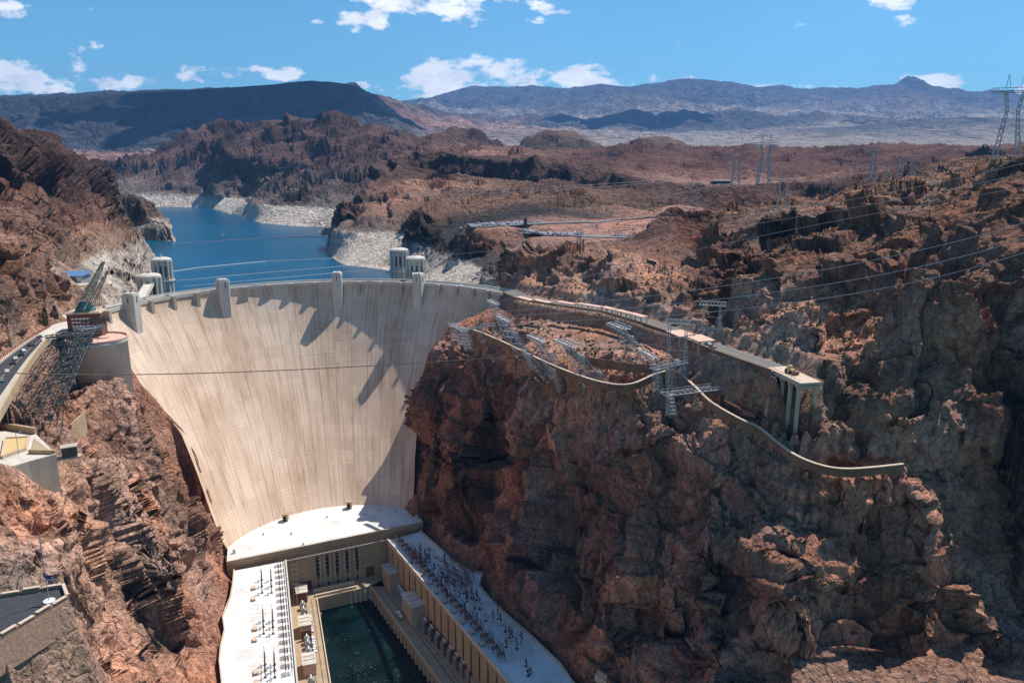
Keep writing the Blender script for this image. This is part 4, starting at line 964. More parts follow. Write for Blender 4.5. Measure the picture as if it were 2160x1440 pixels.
def plant_equipment():
    tp, mp, sp, gp, hp, fp = transformer_proto(), mast_proto(), switch_proto(), gantry_proto(), hatch_proto(), frame_proto()
    r0, u, rt, zr = LW['r0'], LW['u'], LW['rt'], LW['zr']; ang = math.atan2(u.y, u.x)
    used = set()
    def put(pr, p, rz, label, group):
        if pr.name not in used:
            used.add(pr.name); pr.location = p; pr.rotation_euler = (0,0,rz); pr['label'] = label; pr['group'] = group; return pr
        return dup(pr, p, rz, label, group)
    # left roof: clusters of masts and hatches (sight lines) then the row of switches by the river parapet
    k = 0
    WHERE = ['farthest up the left roof', 'in the middle of the left roof', 'nearest on the left roof', 'at the near end of the left roof']
    side = ['left', 'right']
    for ci, y0 in enumerate((1250, 1336, 1428)):
        for j, dx in enumerate((553, 573)):
            for i, dy in enumerate((0, -14, -27)):
                p = Z(dx+(y0-1250)*.04+ i*-.3, y0+dy, zr)
                put(mp, p, ang, '%s mast of the %s row in the cluster %s' % (['front','middle','back'][i], side[j], WHERE[ci]), 'masts on the left wing roof')
        for i, dy in enumerate((-9, 14)):
            put(hp, Z(535+(y0-1250)*.03, y0+dy, zr), ang, '%s tan hatch box beside the mast cluster %s' % (['upper','lower'][i], WHERE[ci]), 'hatches on the left wing roof')
    n = 17
    for i in range(n):
        s = 4+i*6.6; p = r0+u*s-rt*3.2; p.z = zr
        put(sp, p, ang, '%s switch frame along the left roof edge counted from the dam' % ORD[i], 'switches along the left wing parapet')
    # transformer bays and sheds on the left deck
    w0 = LW['w0']; wl = lambda px, py: Z(px, py, 9)
    for i, (px, py, L_) in enumerate(((634, 1262, 9.5), (641, 1330, 10.5), (650, 1412, 10))):
        shed('transformer_shed', '%s flat roofed pinkish shed on the left deck, %s' % (['small','square','low'][i], ['nearest the dam','between the two transformer bays','nearest the camera']
             [i]), wl(px+3, py), L_, 6.4, 7, ang, 'pink', 'sheds on the left deck')
    bi = 0
    for (px, py) in ((640,1292),(643,1308),(638,1280),(649,1362),(651,1378),(647,1352),(656,1440)):
        put(tp, wl(px+1, py+4), ang, '%s pale transformer in the left deck bays counted from the dam' % ORD[bi], 'transformers on the left deck'); bi += 1
    for i, (px, py) in enumerate(((638, 1268),(643,1318),(647,1345),(650,1396))):
        p = wl(px, py+3); b = MB(); b.box((p.x, p.y, 9), (.8, 5.4, 6), ang); o = b.build('fire_wall', 'brown'); tag(o, '%s thin brown blast wall between transformer bays on the left deck' % ORD[i], 'blast wall', 'blast walls on the left deck')
    # stair lattice at the head of the left wing
    a = r0+u*3+rt*4.6; o = thing('stair_tower', 'thin pale lattice stair tower at the corner of left wing and central block', 'stair tower', (a.x, a.y, 9), ang)
    b = MB()
    for x in (-2,2):
        for y in (-1.6,1.6): b.bar((x,y,0), (x,y,27), .12)
    b.build('post_frame', 'steel', o)
    for i in range(8):
        b = MB(); b.bar((-2,-1.6,i*3.3), (2,1.6,i*3.3+3.2), .12); b.bar((-2,1.6,i*3.3+.1), (2,-1.6,i*3.3+3.2), .1); b.build('stair_flight', 'steel', o)
    # five white vehicles parked on the left deck
    cp = car_proto('parked_car', 'car0', 'x'); vp = car_proto('parked_van', 'car0', 'x', 1)
    first = {id(cp): True, id(vp): True}
    desc = ['white van parked alone on the left deck, nearest the dam', 'white car behind the lone van on the left deck', 'white van at the head of the tight row of three', 'white car in the middle of the tight row of three', 'white car at the near end of the tight row of three']
    ud = (LW['w2']-LW['w0']).normalized(); ad = math.atan2(ud.y, ud.x)
    for i, (px, py) in enumerate(((655,1306),(658,1329),(661,1350),(663,1361),(664,1372))):
        pr = vp if i in (0, 2) else cp; p = Z(px, py, 9.02)
        if first[id(pr)]: first[id(pr)] = False; pr.location = p; pr.rotation_euler = (0,0,ad+.05); pr['label'] = desc[i]; pr['group'] = 'vehicles on the left deck'
        else: dup(pr, p, ad+.04*i, desc[i], 'vehicles on the left deck')
    # right roof
    r0, u, lf, zr, ang, L_ = RW['r0'], RW['u'], RW['lf'], RW['zr'], RW['ang'], RW['L']; rr = -lf
    for i in range(24):
        p = r0+u*(5+i*6.0)+rr*(4.6); p.z = zr
        put(sp, p, ang, '%s switch frame along the right roof edge counted from the dam' % ORD[i], 'switches along the right wing parapet')
    for i in range(8):
        p = r0+u*(50+i*11)+rr*(1.9); p.z = zr
        put(hp, p, ang, '%s tan hatch box along the right roof edge counted from the dam' % ORD[i], 'hatches on the right wing roof')
    ms = [(868,1178),(887,1160),(887,1182),(897,1170),(906,1178),(938,1178)]
    for i, (px, py) in enumerate(ms):
        put(mp, Z(px, py+8, zr), ang, '%s mast from the left in the small group at the head of the right roof' % ORD[i], 'masts at the head of the right roof')
    fr = [(935,1215),(948,1205),(955,1225),(968,1220),(960,1240),(978,1236),(985,1250),(990,1225)]
    for i, (px, py) in enumerate(fr):
        put(fp, Z(px, py, zr), ang+.0, '%s busbar frame in the crowded dark bay of the right roof' % ORD[i], 'busbar frames in the dark bay')
    ms = [(985,1268),(995,1262),(1006,1266),(1000,1280),(1012,1284),(1040,1312),(1050,1306),(1056,1318),(1066,1332),(1075,1345),(1080,1352),(1100,1356),(1090,1368)]
    for i, (px, py) in enumerate(ms):
        put(mp, Z(px, py, zr), ang, '%s slim mast down the shaded strip of the right roof counted from the dam' % ORD[i], 'masts down the shaded strip of the right roof')
    for i, (px, py) in enumerate(((972,1272),(1018,1304),(1030,1330),(1060,1348),(1100,1385))):
        put(gp, Z(px, py, zr), ang+1.2, '%s pale steel gantry down the right roof counted from the dam' % ORD[i], 'gantries on the right roof')
    rr_ = random.Random(4); G2 = 'short masts scattered over the right roof'
    for i in range(26):
        t = rr_.uniform(.08, .98); x0, y0 = 840+t*255, 1150+t*290; o = put(mp, Z(x0+rr_.uniform(12, 52), y0+rr_.uniform(-12, 10), zr), ang+rr_.uniform(-.3, .3), 'short dark mast between the edge switches and the cliff parapet on the right roof', G2); o.scale = (1, 1, rr_.uniform(.45, .8))
    for i in range(12):
        p = r0+u*(20+i*10.5)+rr*(7.5); p.z = zr; o = put(fp, p, ang+.1*(i % 3-1), '%s low busbar frame behind the edge switches of the right roof counted from the dam' % ORD[i], 'low busbar frames on the right roof'); o.scale = (.8, .6, .55)
    for i, (px, py) in enumerate(((904,1158),(919,1175),(930,1182))):
        put(hp, Z(px, py, zr), ang, '%s tan hatch by the cliff parapet at the head of the right roof' % ORD[i], 'hatches at the head of the right roof')
    # right deck
    nl, aq = RW['nl'], RW['aq']
    shed('valve_house', 'flat roofed concrete shed on the right deck closest to the dam', Z(828, 1236, 9), 13, 8, 13, aq, 'conc', 'sheds on the right deck')
    shed('valve_house', 'larger flat roofed concrete shed beside the white boat on the right deck', Z(876, 1302, 9), 16, 10, 13, aq, 'conc', 'sheds on the right deck')
    tr = [(843,1254),(849,1262),(856,1270)]+[(898+i*13.2, 1325+i*15.0) for i in range(9)]
    for i, (px, py) in enumerate(tr):
        o = put(tp, Z(px, py, 9), aq, '%s grey transformer on the shaded right deck counted from the dam' % ORD[i], 'transformers on the right deck')
        o.scale = (1.25, 1.25, 1.25)
    for i in range(8):
        p = Z(906+i*13.4, 1332+i*15.0, 9)+u*1.0; b = MB(); b.box((p.x, p.y, 9), (.8, 6.5, 7.5), aq); o = b.build('blast_wall', 'brown'); tag(o, '%s thin brown blast wall between the right deck transformers counted from the dam' % ORD[i], 'blast wall', 'blast walls on the right deck')
    p = Z(843, 1300, 9.02); o = thing('boat_on_trailer', 'white boat on a trailer parked on the right deck beside the larger shed', 'boat', tuple(p), aq)
    b = MB(); b.add([(-4,-1.2,1.8),(2.2,-1.2,1.8),(4.6,0,2.1),(2.2,1.2,1.8),(-4,1.2,1.8),(-3.6,-.5,.7),(2.2,-.4,.7),(3.6,0,.9),(2.2,.4,.7),(-3.6,.5,.7)], [(0,1,2,3,4),(9,8,7,6,5),(0,5,6,1),(1,6,7,2),(2,7,8,3),(3,8,9,4),(4,9,5,0)]); b.build('hull', 'white', o)
    b = MB(); b.box((-.3,0,1.8), (2.8,1.7,1.1), 0, .8); b.build('cabin', 'white', o)
    b = MB(); b.box((-.3,0,2.1), (2.6,1.75,.5), 0, .95); b.build('windscreen', 'glass', o)
    b = MB(); b.box((-.5,0,.45), (7,1.5,.2)); b.build('trailer', 'steel', o)
    for sy in (-1, 1): b = MB(); b.bar((-1.2,sy*.85-.1,.36), (-1.2,sy*.85+.1,.36), .36, 10); b.build('wheel', 'tyre', o)
# ------------------------------------------------------------------ lattice pylons
def lattice(b, p0, p1, w0, w1, n, r, ax=None):
    """four legs with cross bracing between two square ends"""
    p0, p1 = V3(p0), V3(p1); ax = V3(ax) if ax else V3((1,0,0)); ay = V3((-ax.y, ax.x, 0))
    def c(t, k):
        w = (w0*(1-t)+w1*t)/2; sx, sy = ((-1,-1),(1,-1),(1,1),(-1,1))[k]; return p0.lerp(p1, t)+ax*w*sx+ay*w*sy
    for k in range(4): b.bar(c(0,k), c(1,k), r)
    for i in range(n):
        t0, t1 = i/n, (i+1)/n
        for k in range(4):
            k2 = (k+1) % 4; b.bar(c(t0,k), c(t1,k2), r*.6, 3); b.bar(c(t0,k2), c(t1,k), r*.6, 3); b.bar(c(t1,k), c(t1,k2), r*.6, 3)
    return b
def leaning_pylon(name, base, off, w, arm, armdir, label, group, mat='steel', r=.2, arms=2, splay=2.2):
    base = V3(base); o = thing(name, label, 'pylon', tuple(base), 0, group); off = V3(off); ad = V3(armdir); ad.z = 0; ad.normalize(); an = V3((-ad.y, ad.x, 0))
    b = MB(); lattice(b, (0,0,-1), off, w*splay, w, max(5, int(off.length/3.6)), r, ad); b.build('lattice_body', mat, o)
    for k in range(arms):
        b = MB(); cc = off+an*((k-(arms-1)/2)*2.6)+V3((0,0,.4*k))
        b.bar(cc-ad*arm/2, cc+ad*arm/2, r*1.7); b.bar(cc-ad*arm/2+V3((0,0,-1.2)), cc+ad*arm/2+V3((0,0,-1.2)), r)
        for i in range(8): b.bar(cc-ad*arm/2+ad*arm*i/8+V3((0,0,-1.2*(i % 2))), cc-ad*arm/2+ad*arm*(i+1)/8+V3((0,0,-1.2*((i+1) % 2))), r*.6, 3)
        b.build('cross_arm', mat, o)
    if arms > 1:
        b = MB()
        for i in range(7): q = off-ad*arm/2+ad*arm*i/6; b.bar(q-an*1.5, q+an*1.5, r*.7, 3)
        b.build('tie_bars', mat, o)
    for sx in (-1, 1):
        for t in (.15, .5, .85):
            b = MB(); q = off+ad*arm*.5*sx*t; b.lathe(q+V3((0,0,-3.6)), [(.05,0),(.2,.4),(.05,.8),(.2,1.2),(.05,1.6),(.2,2.0),(.04,2.4)], 6); b.build('insulator_string', 'grey', o)
    for sx in (-1, 1):
        for sy in (-1, 1): b = MB(); q = ad*w*splay/2*sx+an*w*splay/2*sy; b.box((q.x, q.y, -2.5), (1.2,1.2,2.6)); b.build('footing', 'wall', o)
    return o
def far_pylon(p, h, label, group, rz=0):
    """waisted tower: splayed legs, narrow waist, forked head with cross beam and two peaks"""
    o = thing('transmission_tower', label, 'pylon', tuple(p), rz, group); r = max(.17, h*.0058) if p[1] > 600 else h*.0042
    b = MB(); w = h*.13
    for s in (-1, 1):
        lattice(b, (s*w, 0, -1.5), (s*w*.45, 0, h*.58), w*.42, w*.22, 7, r)
    for i in range(4):
        z0, z1 = h*(.1+i*.12), h*(.22+i*.12); b.bar((-w*(1-.9*z0/h), 0, z0), (w*(1-.9*z1/h), 0, z1), r*.5, 3); b.bar((w*(1-.9*z0/h), 0, z0), (-w*(1-.9*z1/h), 0, z1), r*.5, 3)
    b.build('lattice_legs', 'steel', o)
    b = MB()
    for s in (-1, 1): lattice(b, (s*w*.45, 0, h*.58), (s*w*.75, 0, h*.8), w*.22, w*.25, 3, r*.9)
    b.build('forked_waist', 'steel', o)
    b = MB(); lattice(b, (-w*1.9, 0, h*.8), (w*1.9, 0, h*.8), w*.25, w*.25, 1, r)
    for s in (-1, 1):
        for z in (h*.78, h*.84): b.bar((-w*1.9, s*w*.12, z), (w*1.9, s*w*.12, z), r)
    for i in range(10): b.bar((-w*1.9+i*w*.38, -w*.12, h*(.78+.06*(i % 2))), (-w*1.9+(i+1)*w*.38, w*.12, h*(.84-.06*(i % 2))), r*.6, 3)
    b.build('cross_beam', 'steel', o)
    for s in (-1, 1): b = MB(); b.bar((s*w*.8, 0, h*.84), (s*w*.65, 0, h), r*1.1); b.bar((s*w*.4, 0, h*.84), (s*w*.65, 0, h), r*.9); b.build('earth_wire_peak', 'steel', o)
    return o
def wire(name, pts, r, mat, label, group='power lines strung over the canyon'):
    """cable hanging through three surveyed points"""
    a, m_, c = [P3(p) for p in pts]; b = MB(); n = 40; q = []
    for i in range(n+1):
        t = i/n; q.append(a*(2*(t-.5)*(t-1))+m_*(4*t*(1-t))+c*(2*t*(t-.5)))
    for i in range(n): b.bar(q[i], q[i+1], r, 5)
    return tag(b.build(name, mat), label, 'cable', group)

# ------------------------------------------------------------------ left bank
def left_bank():
    # highway
    out, inn = HOUT, HINN
    b = MB()
    for i in range(len(out)-1):
        b.add([p+V3((0,0,dz)) for dz in (-1.5,0) for p in (out[i], out[i+1], inn[i+1], inn[i])], [(3,2,1,0),(4,5,6,7),(0,1,5,4),(1,2,6,5),(2,3,7,6),(3,0,4,7)])
    o = b.build('highway', 'conc'); struct(o)
    def lerpl(t): return [a.lerp(c, t) for a, c in zip(out, inn)]
    def strip(t0, t1, z, nm, mat, sl=slice(None)):
        A, B = lerpl(t0)[sl], lerpl(t1)[sl]; b = MB()
        for i in range(len(A)-1): b.add([V3((p.x,p.y,180+z)) for p in (A[i], A[i+1], B[i+1], B[i])], [(0,1,2,3)])
        return struct(b.build(nm, mat))
    strip(.24, .92, .03, 'highway_asphalt', 'asph', slice(0, 8)); strip(.57, .582, .036, 'highway_centre_line', 'yel', slice(0, 8)); strip(.26, .268, .036, 'highway_edge_line', 'line', slice(0, 8)); strip(.89, .90, .036, 'highway_edge_line', 'line', slice(0, 8))
    A = lerpl(0.005); b = MB(); b.ribbon([V3((p.x,p.y,0)) for p in A[:9]], .45, 177.5, 181.0); tag(b.build('parapet_wall', 'tan'), 'long pale parapet on the canyon side of the left highway', 'wall')
    A = lerpl(.22); b = MB(); b.ribbon([V3((p.x,p.y,0)) for p in A[:8]], .35, 180, 180.8); tag(b.build('kerb_barrier', 'concw'), 'low pale barrier between highway lanes and the canyon side walkway', 'barrier')
    A = lerpl(.985); k = thing('guard_rail', 'red and pale banded guard rail along the foot of the left cliff', 'guard rail', tuple(A[2]), world=True)
    b = MB(); b.ribbon([V3((p.x,p.y,0)) for p in A[:8]], .3, 180, 180.9); b.build('rail_beam', 'pink', k)
    b = MB()
    for i in range(7):
        for j in range(7): p = A[i].lerp(A[i+1], j/7); b.box((p.x, p.y, 180), (.7,.7,1.15))
    b.build('post_row', 'red', k)
    cp, vp = car_proto('car', 'car0', 'x'), car_proto('car', 'car2', 'x'); dk = car_proto('car', 'car1', 'x'); used = set()
    cars = [(87,708,.55,0,'white car at the far bend of the left highway by the plaza'),(66,726,.75,2,'small black car just below the bend of the left highway'),(49,738,.62,0,'white car in the far lane, third from the bend of the left highway'),(46,746,.4,2,'black car close beside the third white car on the left highway'),(33,755,.6,0,'white car in the middle of the left highway'),(28,764,.4,2,'black car tucked behind the middle white car on the left highway'),(15,782,.6,0,'white car second from the left edge of the photo'),(4,801,.6,1,'silver car cut off at the left edge of the photo')]
    for px, py, t, kind, lab in cars:
        p = Z(px, py+3, 180.05); pr = (cp, vp, dk)[kind]; a = math.radians(125 if py > 740 else 140 if py > 715 else 165)
        if id(pr) not in used: used.add(id(pr)); pr.location = p; pr.rotation_euler = (0,0,a); pr['label'] = lab; pr['group'] = 'cars on the left highway'
        else: dup(pr, p, a, lab, 'cars on the left highway')
    # plaza
    pl = [Z(x, y, 180.05) for x, y in ((92,722),(78,700),(95,684),(112,672),(135,664),(165,655),(215,656),(222,668),(205,690),(165,702),(120,706))]
    b = MB(); b.prism([p[:2] for p in pl], 178.5, 180.08); struct(b.build('plaza_paving', 'concw'))
    for i, (px, py) in enumerate(((98,690),(119,680))):
        p = Z(px, py, 180.1); o = thing('cypress_tree', 'slim dark cypress %s on the white plaza' % ['at the foot of the tall flagpole', 'standing right of the flagpole cypress'][i], 'tree', tuple(p), 0, 'cypresses on the plaza')
        b = MB(); b.bar((0,0,0), (0,0,2), .25, 6); b.build('trunk', 'coil', o)
        b = MB(); rr = random.Random(i)
        for k in range(900):
            t = rr.random(); z = .8+t*(10.5 if i == 0 else 9); R = 1.5*math.sin(math.pi*min(1, .12+t*.9))**.7*rr.uniform(.5, 1.08); a = rr.uniform(0, 6.28); c = V3((R*math.cos(a), R*math.sin(a), z)); s = rr.uniform(.25,.5)
            b.add([c, c+V3((rr.uniform(-s,s), rr.uniform(-s,s), s*1.6)), c+V3((rr.uniform(-s,s), rr.uniform(-s,s), s*.6))], [(0,1,2)])
        b.build('crown', 'cyp', o)
    p = Z(101, 686, 180.1); o = thing('flagpole', 'very tall dark flagpole with a small flag on the left plaza', 'flagpole', tuple(p))
    b = MB(); b.bar((0,0,0), (0,0,33), .16, 8); b.build('pole', 'dsteel', o); b = MB(); b.add([(0,0,27),(-2.2,.3,26.4),(-2.4,.2,24.6),(0,0,25.4)], [(0,1,2,3)]); b.build('flag', 'fblue', o)
    # round concrete bastion
    o = thing('round_bastion', 'big round pale concrete drum standing on red rock beside the dam end', 'bastion', (-231, 412, 130)); b = MB()
    b.lathe((0,0,0), [(15.2,0),(15.0,44),(15.5,44.2),(15.5,46.2)], 56); q = b.build('drum_wall', 'concw', o, True)
    for pgn in q.data.polygons: pgn.use_smooth = abs(pgn.normal.z) < .5
    b = MB(); b.lathe((0,0,46.2), [(15.7,0),(15.7,1.1),(15.0,1.1),(15.0,.05),(14.9,.05)], 56); b.build('rim', 'pink', o)
    b = MB(); b.lathe((2,3,46.3), [(3,0),(3,.6)], 20); b.box((-3,-4,46.2), (3,2,.9)); b.build('roof_fitting', 'pink', o)
    # brown building with the copper-green boom
    c0 = Z(186, 694, 180); o = thing('brown_visitor_building', 'brown flat roofed building with pale lettering strips above the round drum', 'building', tuple(c0), math.radians(12))
    b = MB(); b.box((0,0,-4), (17,11,4)); b.box((0,0,0), (17,11,9.6)); b.build('wall', 'brown', o)
    b = MB(); b.box((0,0,9.6), (18,12,.7)); b.box((0,0,10.3), (16,10,.4)); b.build('flat_roof', 'cap', o)
    for i, (x, z) in enumerate(((-1.5,6.6),(-1.5,4.6),(-1.5,2.6))):
        b = MB()
        for k in range(5): b.box((x-4+k*1.9, -5.55, z), (1.4, .12, .9))
        b.build('sign_strip', 'white', o)
    b = MB(); b.box((8.54,0,1), (.1,8,6.5)); b.build('louvre', 'dark', o)
    b = MB()
    for k in range(6): b.box((8.62,-3.5+k*1.4,1), (.08,.25,6.5))
    b.build('mullion', 'brown', o)
    top = c0+V3((0,0,10.7)); o = thing('lattice_boom', 'copper green lattice boom leaning right on the roof of the brown building', 'crane boom', tuple(top))
    b = MB(); b.lathe((0,0,0), [(5.5,0),(5.0,1.6),(3.6,3.2),(2.2,5.0)], 10); b.build('pedestal', 'green', o)
    b = MB(); lattice(b, (-2,0,2), (12,2,27), 4.2, 1.4, 11, .17); lattice(b, (2,1,2), (14,2,22), 3.2, .8, 8, .13); b.build('boom', 'green', o)
    b = MB()
    for q in ((-7,-3,0),(-7,3,0),(8,-4,-6)): b.bar((12,2,27), q, .09)
    b.bar((12,2,27), (15.5,3,31), .12); b.build('stay_cables', 'dsteel', o)
    b = MB()
    for k in range(26): 
        q = V3((random.uniform(-5,5), random.uniform(-3,3), random.uniform(1,9))); b.bar(q, q+V3((random.uniform(-3,3), random.uniform(-2,2), random.uniform(-1,3))), .1)
    b.build('machinery_frame', 'green', o)
    # leaning pylons on the slope
    spots = [((60,905),292,'broad lattice pylon leaning over the canyon, lowest on the left slope'),((40,880),298,'leaning lattice pylon behind the lowest one on the left slope'),((88,868),330,'leaning lattice pylon third up the left slope'),((108,830),352,'leaning lattice pylon fourth up the left slope'),((125,795),388,'leaning lattice pylon fifth up the left slope just under the drum'),((120,925),290,'slim lattice mast standing right of the lowest leaning pylon')]
    for i, ((px, py), Y0, lab) in enumerate(spots):
        p = snap(px, py, Y0)
        if i == 5: leaning_pylon('lattice_pylon', p, (4,2,19), 1.4, 4, (1,.3,0), lab, 'leaning pylons on the left slope', 'dsteel', .09, 1, 2)
        else: leaning_pylon('lattice_pylon', p, (15, 14, 33-i*1.0), 5.2, 14, (.8,.6,0), lab, 'leaning pylons on the left slope', ('dsteel','steel')[i == 3], .17, 2)
    # platform with tan walls under the pylons
    o = thing('pylon_platform', 'walled concrete platform with sandy courts below the leaning pylons', 'platform', tuple(Z(60,950,166)), world=True)
    top = [Z(x, y, 166.2) for x, y in ((-8,901),(76,915),(118,957),(62,975),(30,985),(-8,1010))]
    b = MB(); b.prism([p[:2] for p in top], 152, 166.2); b.build('slab', 'concw', o)
    def zz(l, z=166.2): return [Z(x, y, z) for x, y in l]
    b = MB(); b.ribbon(zz(((-8,901),(76,915))), 1.2, 0, 2.6); b.ribbon(zz(((62,956),(118,957))), 1.0, 0, 1.6); b.build('court_wall', 'tan', o)
    b = MB(); b.prism([p[:2] for p in zz(((12,928),(62,925),(55,950),(4,968)))], 166.25, 166.9); b.build('sand_court', 'yel', o)
    b = MB(); b.prism([p[:2] for p in zz(((72,925),(108,953),(66,950)))], 166.25, 166.6); b.build('sand_court', 'deck', o)
    b = MB(); b.ribbon(zz(((12,928),(62,925),(55,950),(4,968),(12,928))), .7, 0, 1.2); b.build('court_kerb', 'cap', o)
    fw = zz(((28,988),(60,978),(118,962)), 166.2); b = MB(); b.ribbon([V3((p.x,p.y,0)) for p in fw], 1.0, 146, 167.2); b.build('retaining_wall', 'conc', o)
    p = Z(148, 962, 164); k = thing('cantilever_box', 'small dark box shelter on a cantilevered slab at the platform tip', 'shelter', tuple(p), .5); b = MB(); b.box((-3,0,-.6), (13,4,.7)); b.build('slab', 'conc', k); b = MB(); b.box((0,0,.1), (5,3.6,3.8)); b.build('wall', 'dsteel', k); b = MB(); b.box((0,0,3.9), (5.6,4.2,.4)); b.build('roof', 'conc', k)
    q0, q1 = Z(150,905,145), Z(180,885,143); b = MB(); b.ribbon([V3((q0.x,q0.y,0)), V3((q1.x,q1.y,0))], .8, 132, 147.5); tag(b.build('retaining_wall', 'tan'), 'short tan retaining wall jutting from the red rock above the platform', 'wall')
    for i, (px, py) in enumerate(((40,960),(20,905))):
        p = Z(px, py, 166.3); o = thing('light_pole', ['slender light pole at the front edge of the platform','slender light pole by the back wall of the platform'][i], 'light pole', tuple(p), 0, 'light poles on the platform'); b = MB(); b.bar((0,0,0), (0,0,9), .1, 6); b.build('pole', 'steel', o); b = MB(); b.bar((0,0,9), (1.5,0,9.2), .07); b.box((1.7,0,9.1), (.8,.4,.15)); b.build('lamp_head', 'grey', o)
    # car park at the lower left
    o = thing('car_park', 'empty asphalt car park corner held by masonry walls at the lower left', 'car park', tuple(Z(60,1300,145)), world=True)
    pts = [Z(x, y, 145.2) for x, y in ((-80,1275),(0,1259),(134,1238),(143,1262),(0,1348),(-90,1405))]
    b = MB(); b.prism([p[:2] for p in pts], 136, 145.2); b.build('paved_slab', 'asph', o)
    for nm, l in (('far_parapet', ((-80,1275),(0,1259),(134,1238))), ('near_parapet', ((143,1262),(0,1348),(-90,1405)))):
        w = zz(l, 145.2); b = MB(); b.ribbon(w, .7, -.1, 1.0); b.build(nm, 'stone', o); b = MB()
        tot = 0
        for i in range(len(w)-1):
            L_ = (w[i+1]-w[i]).length; n = max(1, int(L_/4.6)); an = math.atan2((w[i+1]-w[i]).y, (w[i+1]-w[i]).x)
            for j in range(n): q = w[i].lerp(w[i+1], (j+.5)/n); b.box((q.x, q.y, q.z+1.0+(.35 if j % 2 else 0)), (4.4, 1.1, .3), an)
        b.build('coping_blocks', 'cap', o)
    b = MB(); b.ribbon(zz(((134,1238),(143,1262)), 145.2), .9, -.1, 1.4); b.build('end_parapet', 'cap', o)
    lo = [Z(x, y, 145.0) for x, y in ((144,1266),(0,1352),(-90,1409))]; bo = [V3((p.x+1.6, p.y-.8, 136.5)) for p in lo]; b = MB()
    for i in range(2): b.add([lo[i], lo[i+1], bo[i+1], bo[i], lo[i]+V3((-3,3,0)), lo[i+1]+V3((-3,3,0)), bo[i+1]+V3((-6,4,0)), bo[i]+V3((-6,4,0))], [(0,3,2,1),(4,5,6,7),(0,1,5,4),(2,3,7,6),(0,4,7,3),(1,2,6,5)])
    b.build('masonry_wall', 'stone', o)
    b = MB(); b.ribbon(zz(((143,1264),(0,1351),(-90,1408)), 144.6), .35, 0, .3, -.7); b.build('drain_channel', 'dark', o)
    p = Z(104, 1268, 145.25); o = thing('flagpole', 'thin pale flagpole with a small striped flag in the lower left car park', 'flagpole', tuple(p))
    b = MB(); b.lathe((0,0,0), [(1.6,0),(1.6,.4),(.3,.5)], 16); b.build('round_base', 'white', o); b = MB(); b.bar((0,0,.4), (0,0,22), .13, 8); b.build('pole', 'steel', o)
    f = MB(); r_ = MB(); w_ = MB(); 
    for k in range(7):
        z1 = 8.6-k*.26; (r_ if k % 2 == 0 else w_).add([(.1,0,z1),(1.6,.35,z1-.5),(3.1,-.1,z1-1.2),(3.1,-.1,z1-1.46),(1.6,.35,z1-.76),(.1,0,z1-.26)], [(0,1,4,5),(1,2,3,4)])
    fl = r_.build('flag', 'fred', o); w_.build('flag_stripes', 'white', fl); f.add([(.1,-.02,8.62),(1.35,.27,8.2),(1.35,.27,7.2),(.1,-.02,7.55)], [(0,1,2,3)]); f.build('flag_canton', 'fblue', fl)
    # terrace building with the blue roof and forecourt
    p = D(158, 611, 585); o = thing('blue_roofed_building', 'long low building with a blue metal roof on the terrace left of the lake', 'building', (p.x, p.y, 182), math.radians(-6))
    b = MB(); b.box((0,0,-5), (22,11,10.5)); b.build('wall', 'grey', o); b = MB(); b.add([(-12.5,-6.6,5.4),(12.5,-6.6,5.4),(12.5,6.6,7.6),(-12.5,6.6,7.6),(-12.5,-6.6,5.8),(12.5,-6.6,5.8),(12.5,6.6,8.0),(-12.5,6.6,8.0)], [(3,2,1,0),(4,5,6,7),(0,1,5,4),(1,2,6,5),(2,3,7,6),(3,0,4,7)]); b.build('roof', 'blue', o)
    b = MB()
    for k in range(8): b.box((-9+k*2.5,-5.56,.8), (1.5,.12,3.0))
    b.build('window', 'glass', o)
    b = MB(); b.box((9,-5.7,-5), (5,.3,10)); b.build('end_panel', 'white', o)
    p = D(150, 640, 520); o = thing('forecourt_canopy', 'two sandy sun shades on posts in front of the blue roofed building', 'canopy', (p.x, p.y, 179.5), .1)
    for k, (y, z) in enumerate(((0,6.5),(9,8.5))): b = MB(); b.add([(-9,y-3,z),(9,y-4.5,z+.6),(9,y+3,z+1.2),(-9,y+4,z+.3),(-9,y-3,z+.3),(9,y-4.5,z+.9),(9,y+3,z+1.5),(-9,y+4,z+.6)], [(3,2,1,0),(4,5,6,7),(0,1,5,4),(1,2,6,5),(2,3,7,6),(3,0,4,7)]); b.build('shade_panel', 'yel' if k == 0 else 'cap', o)
    for x in (-8,8):
        for y in (-2,2,10): b = MB(); b.bar((x,y,-2), (x,y,7), .18); b.build('post', 'steel', o)

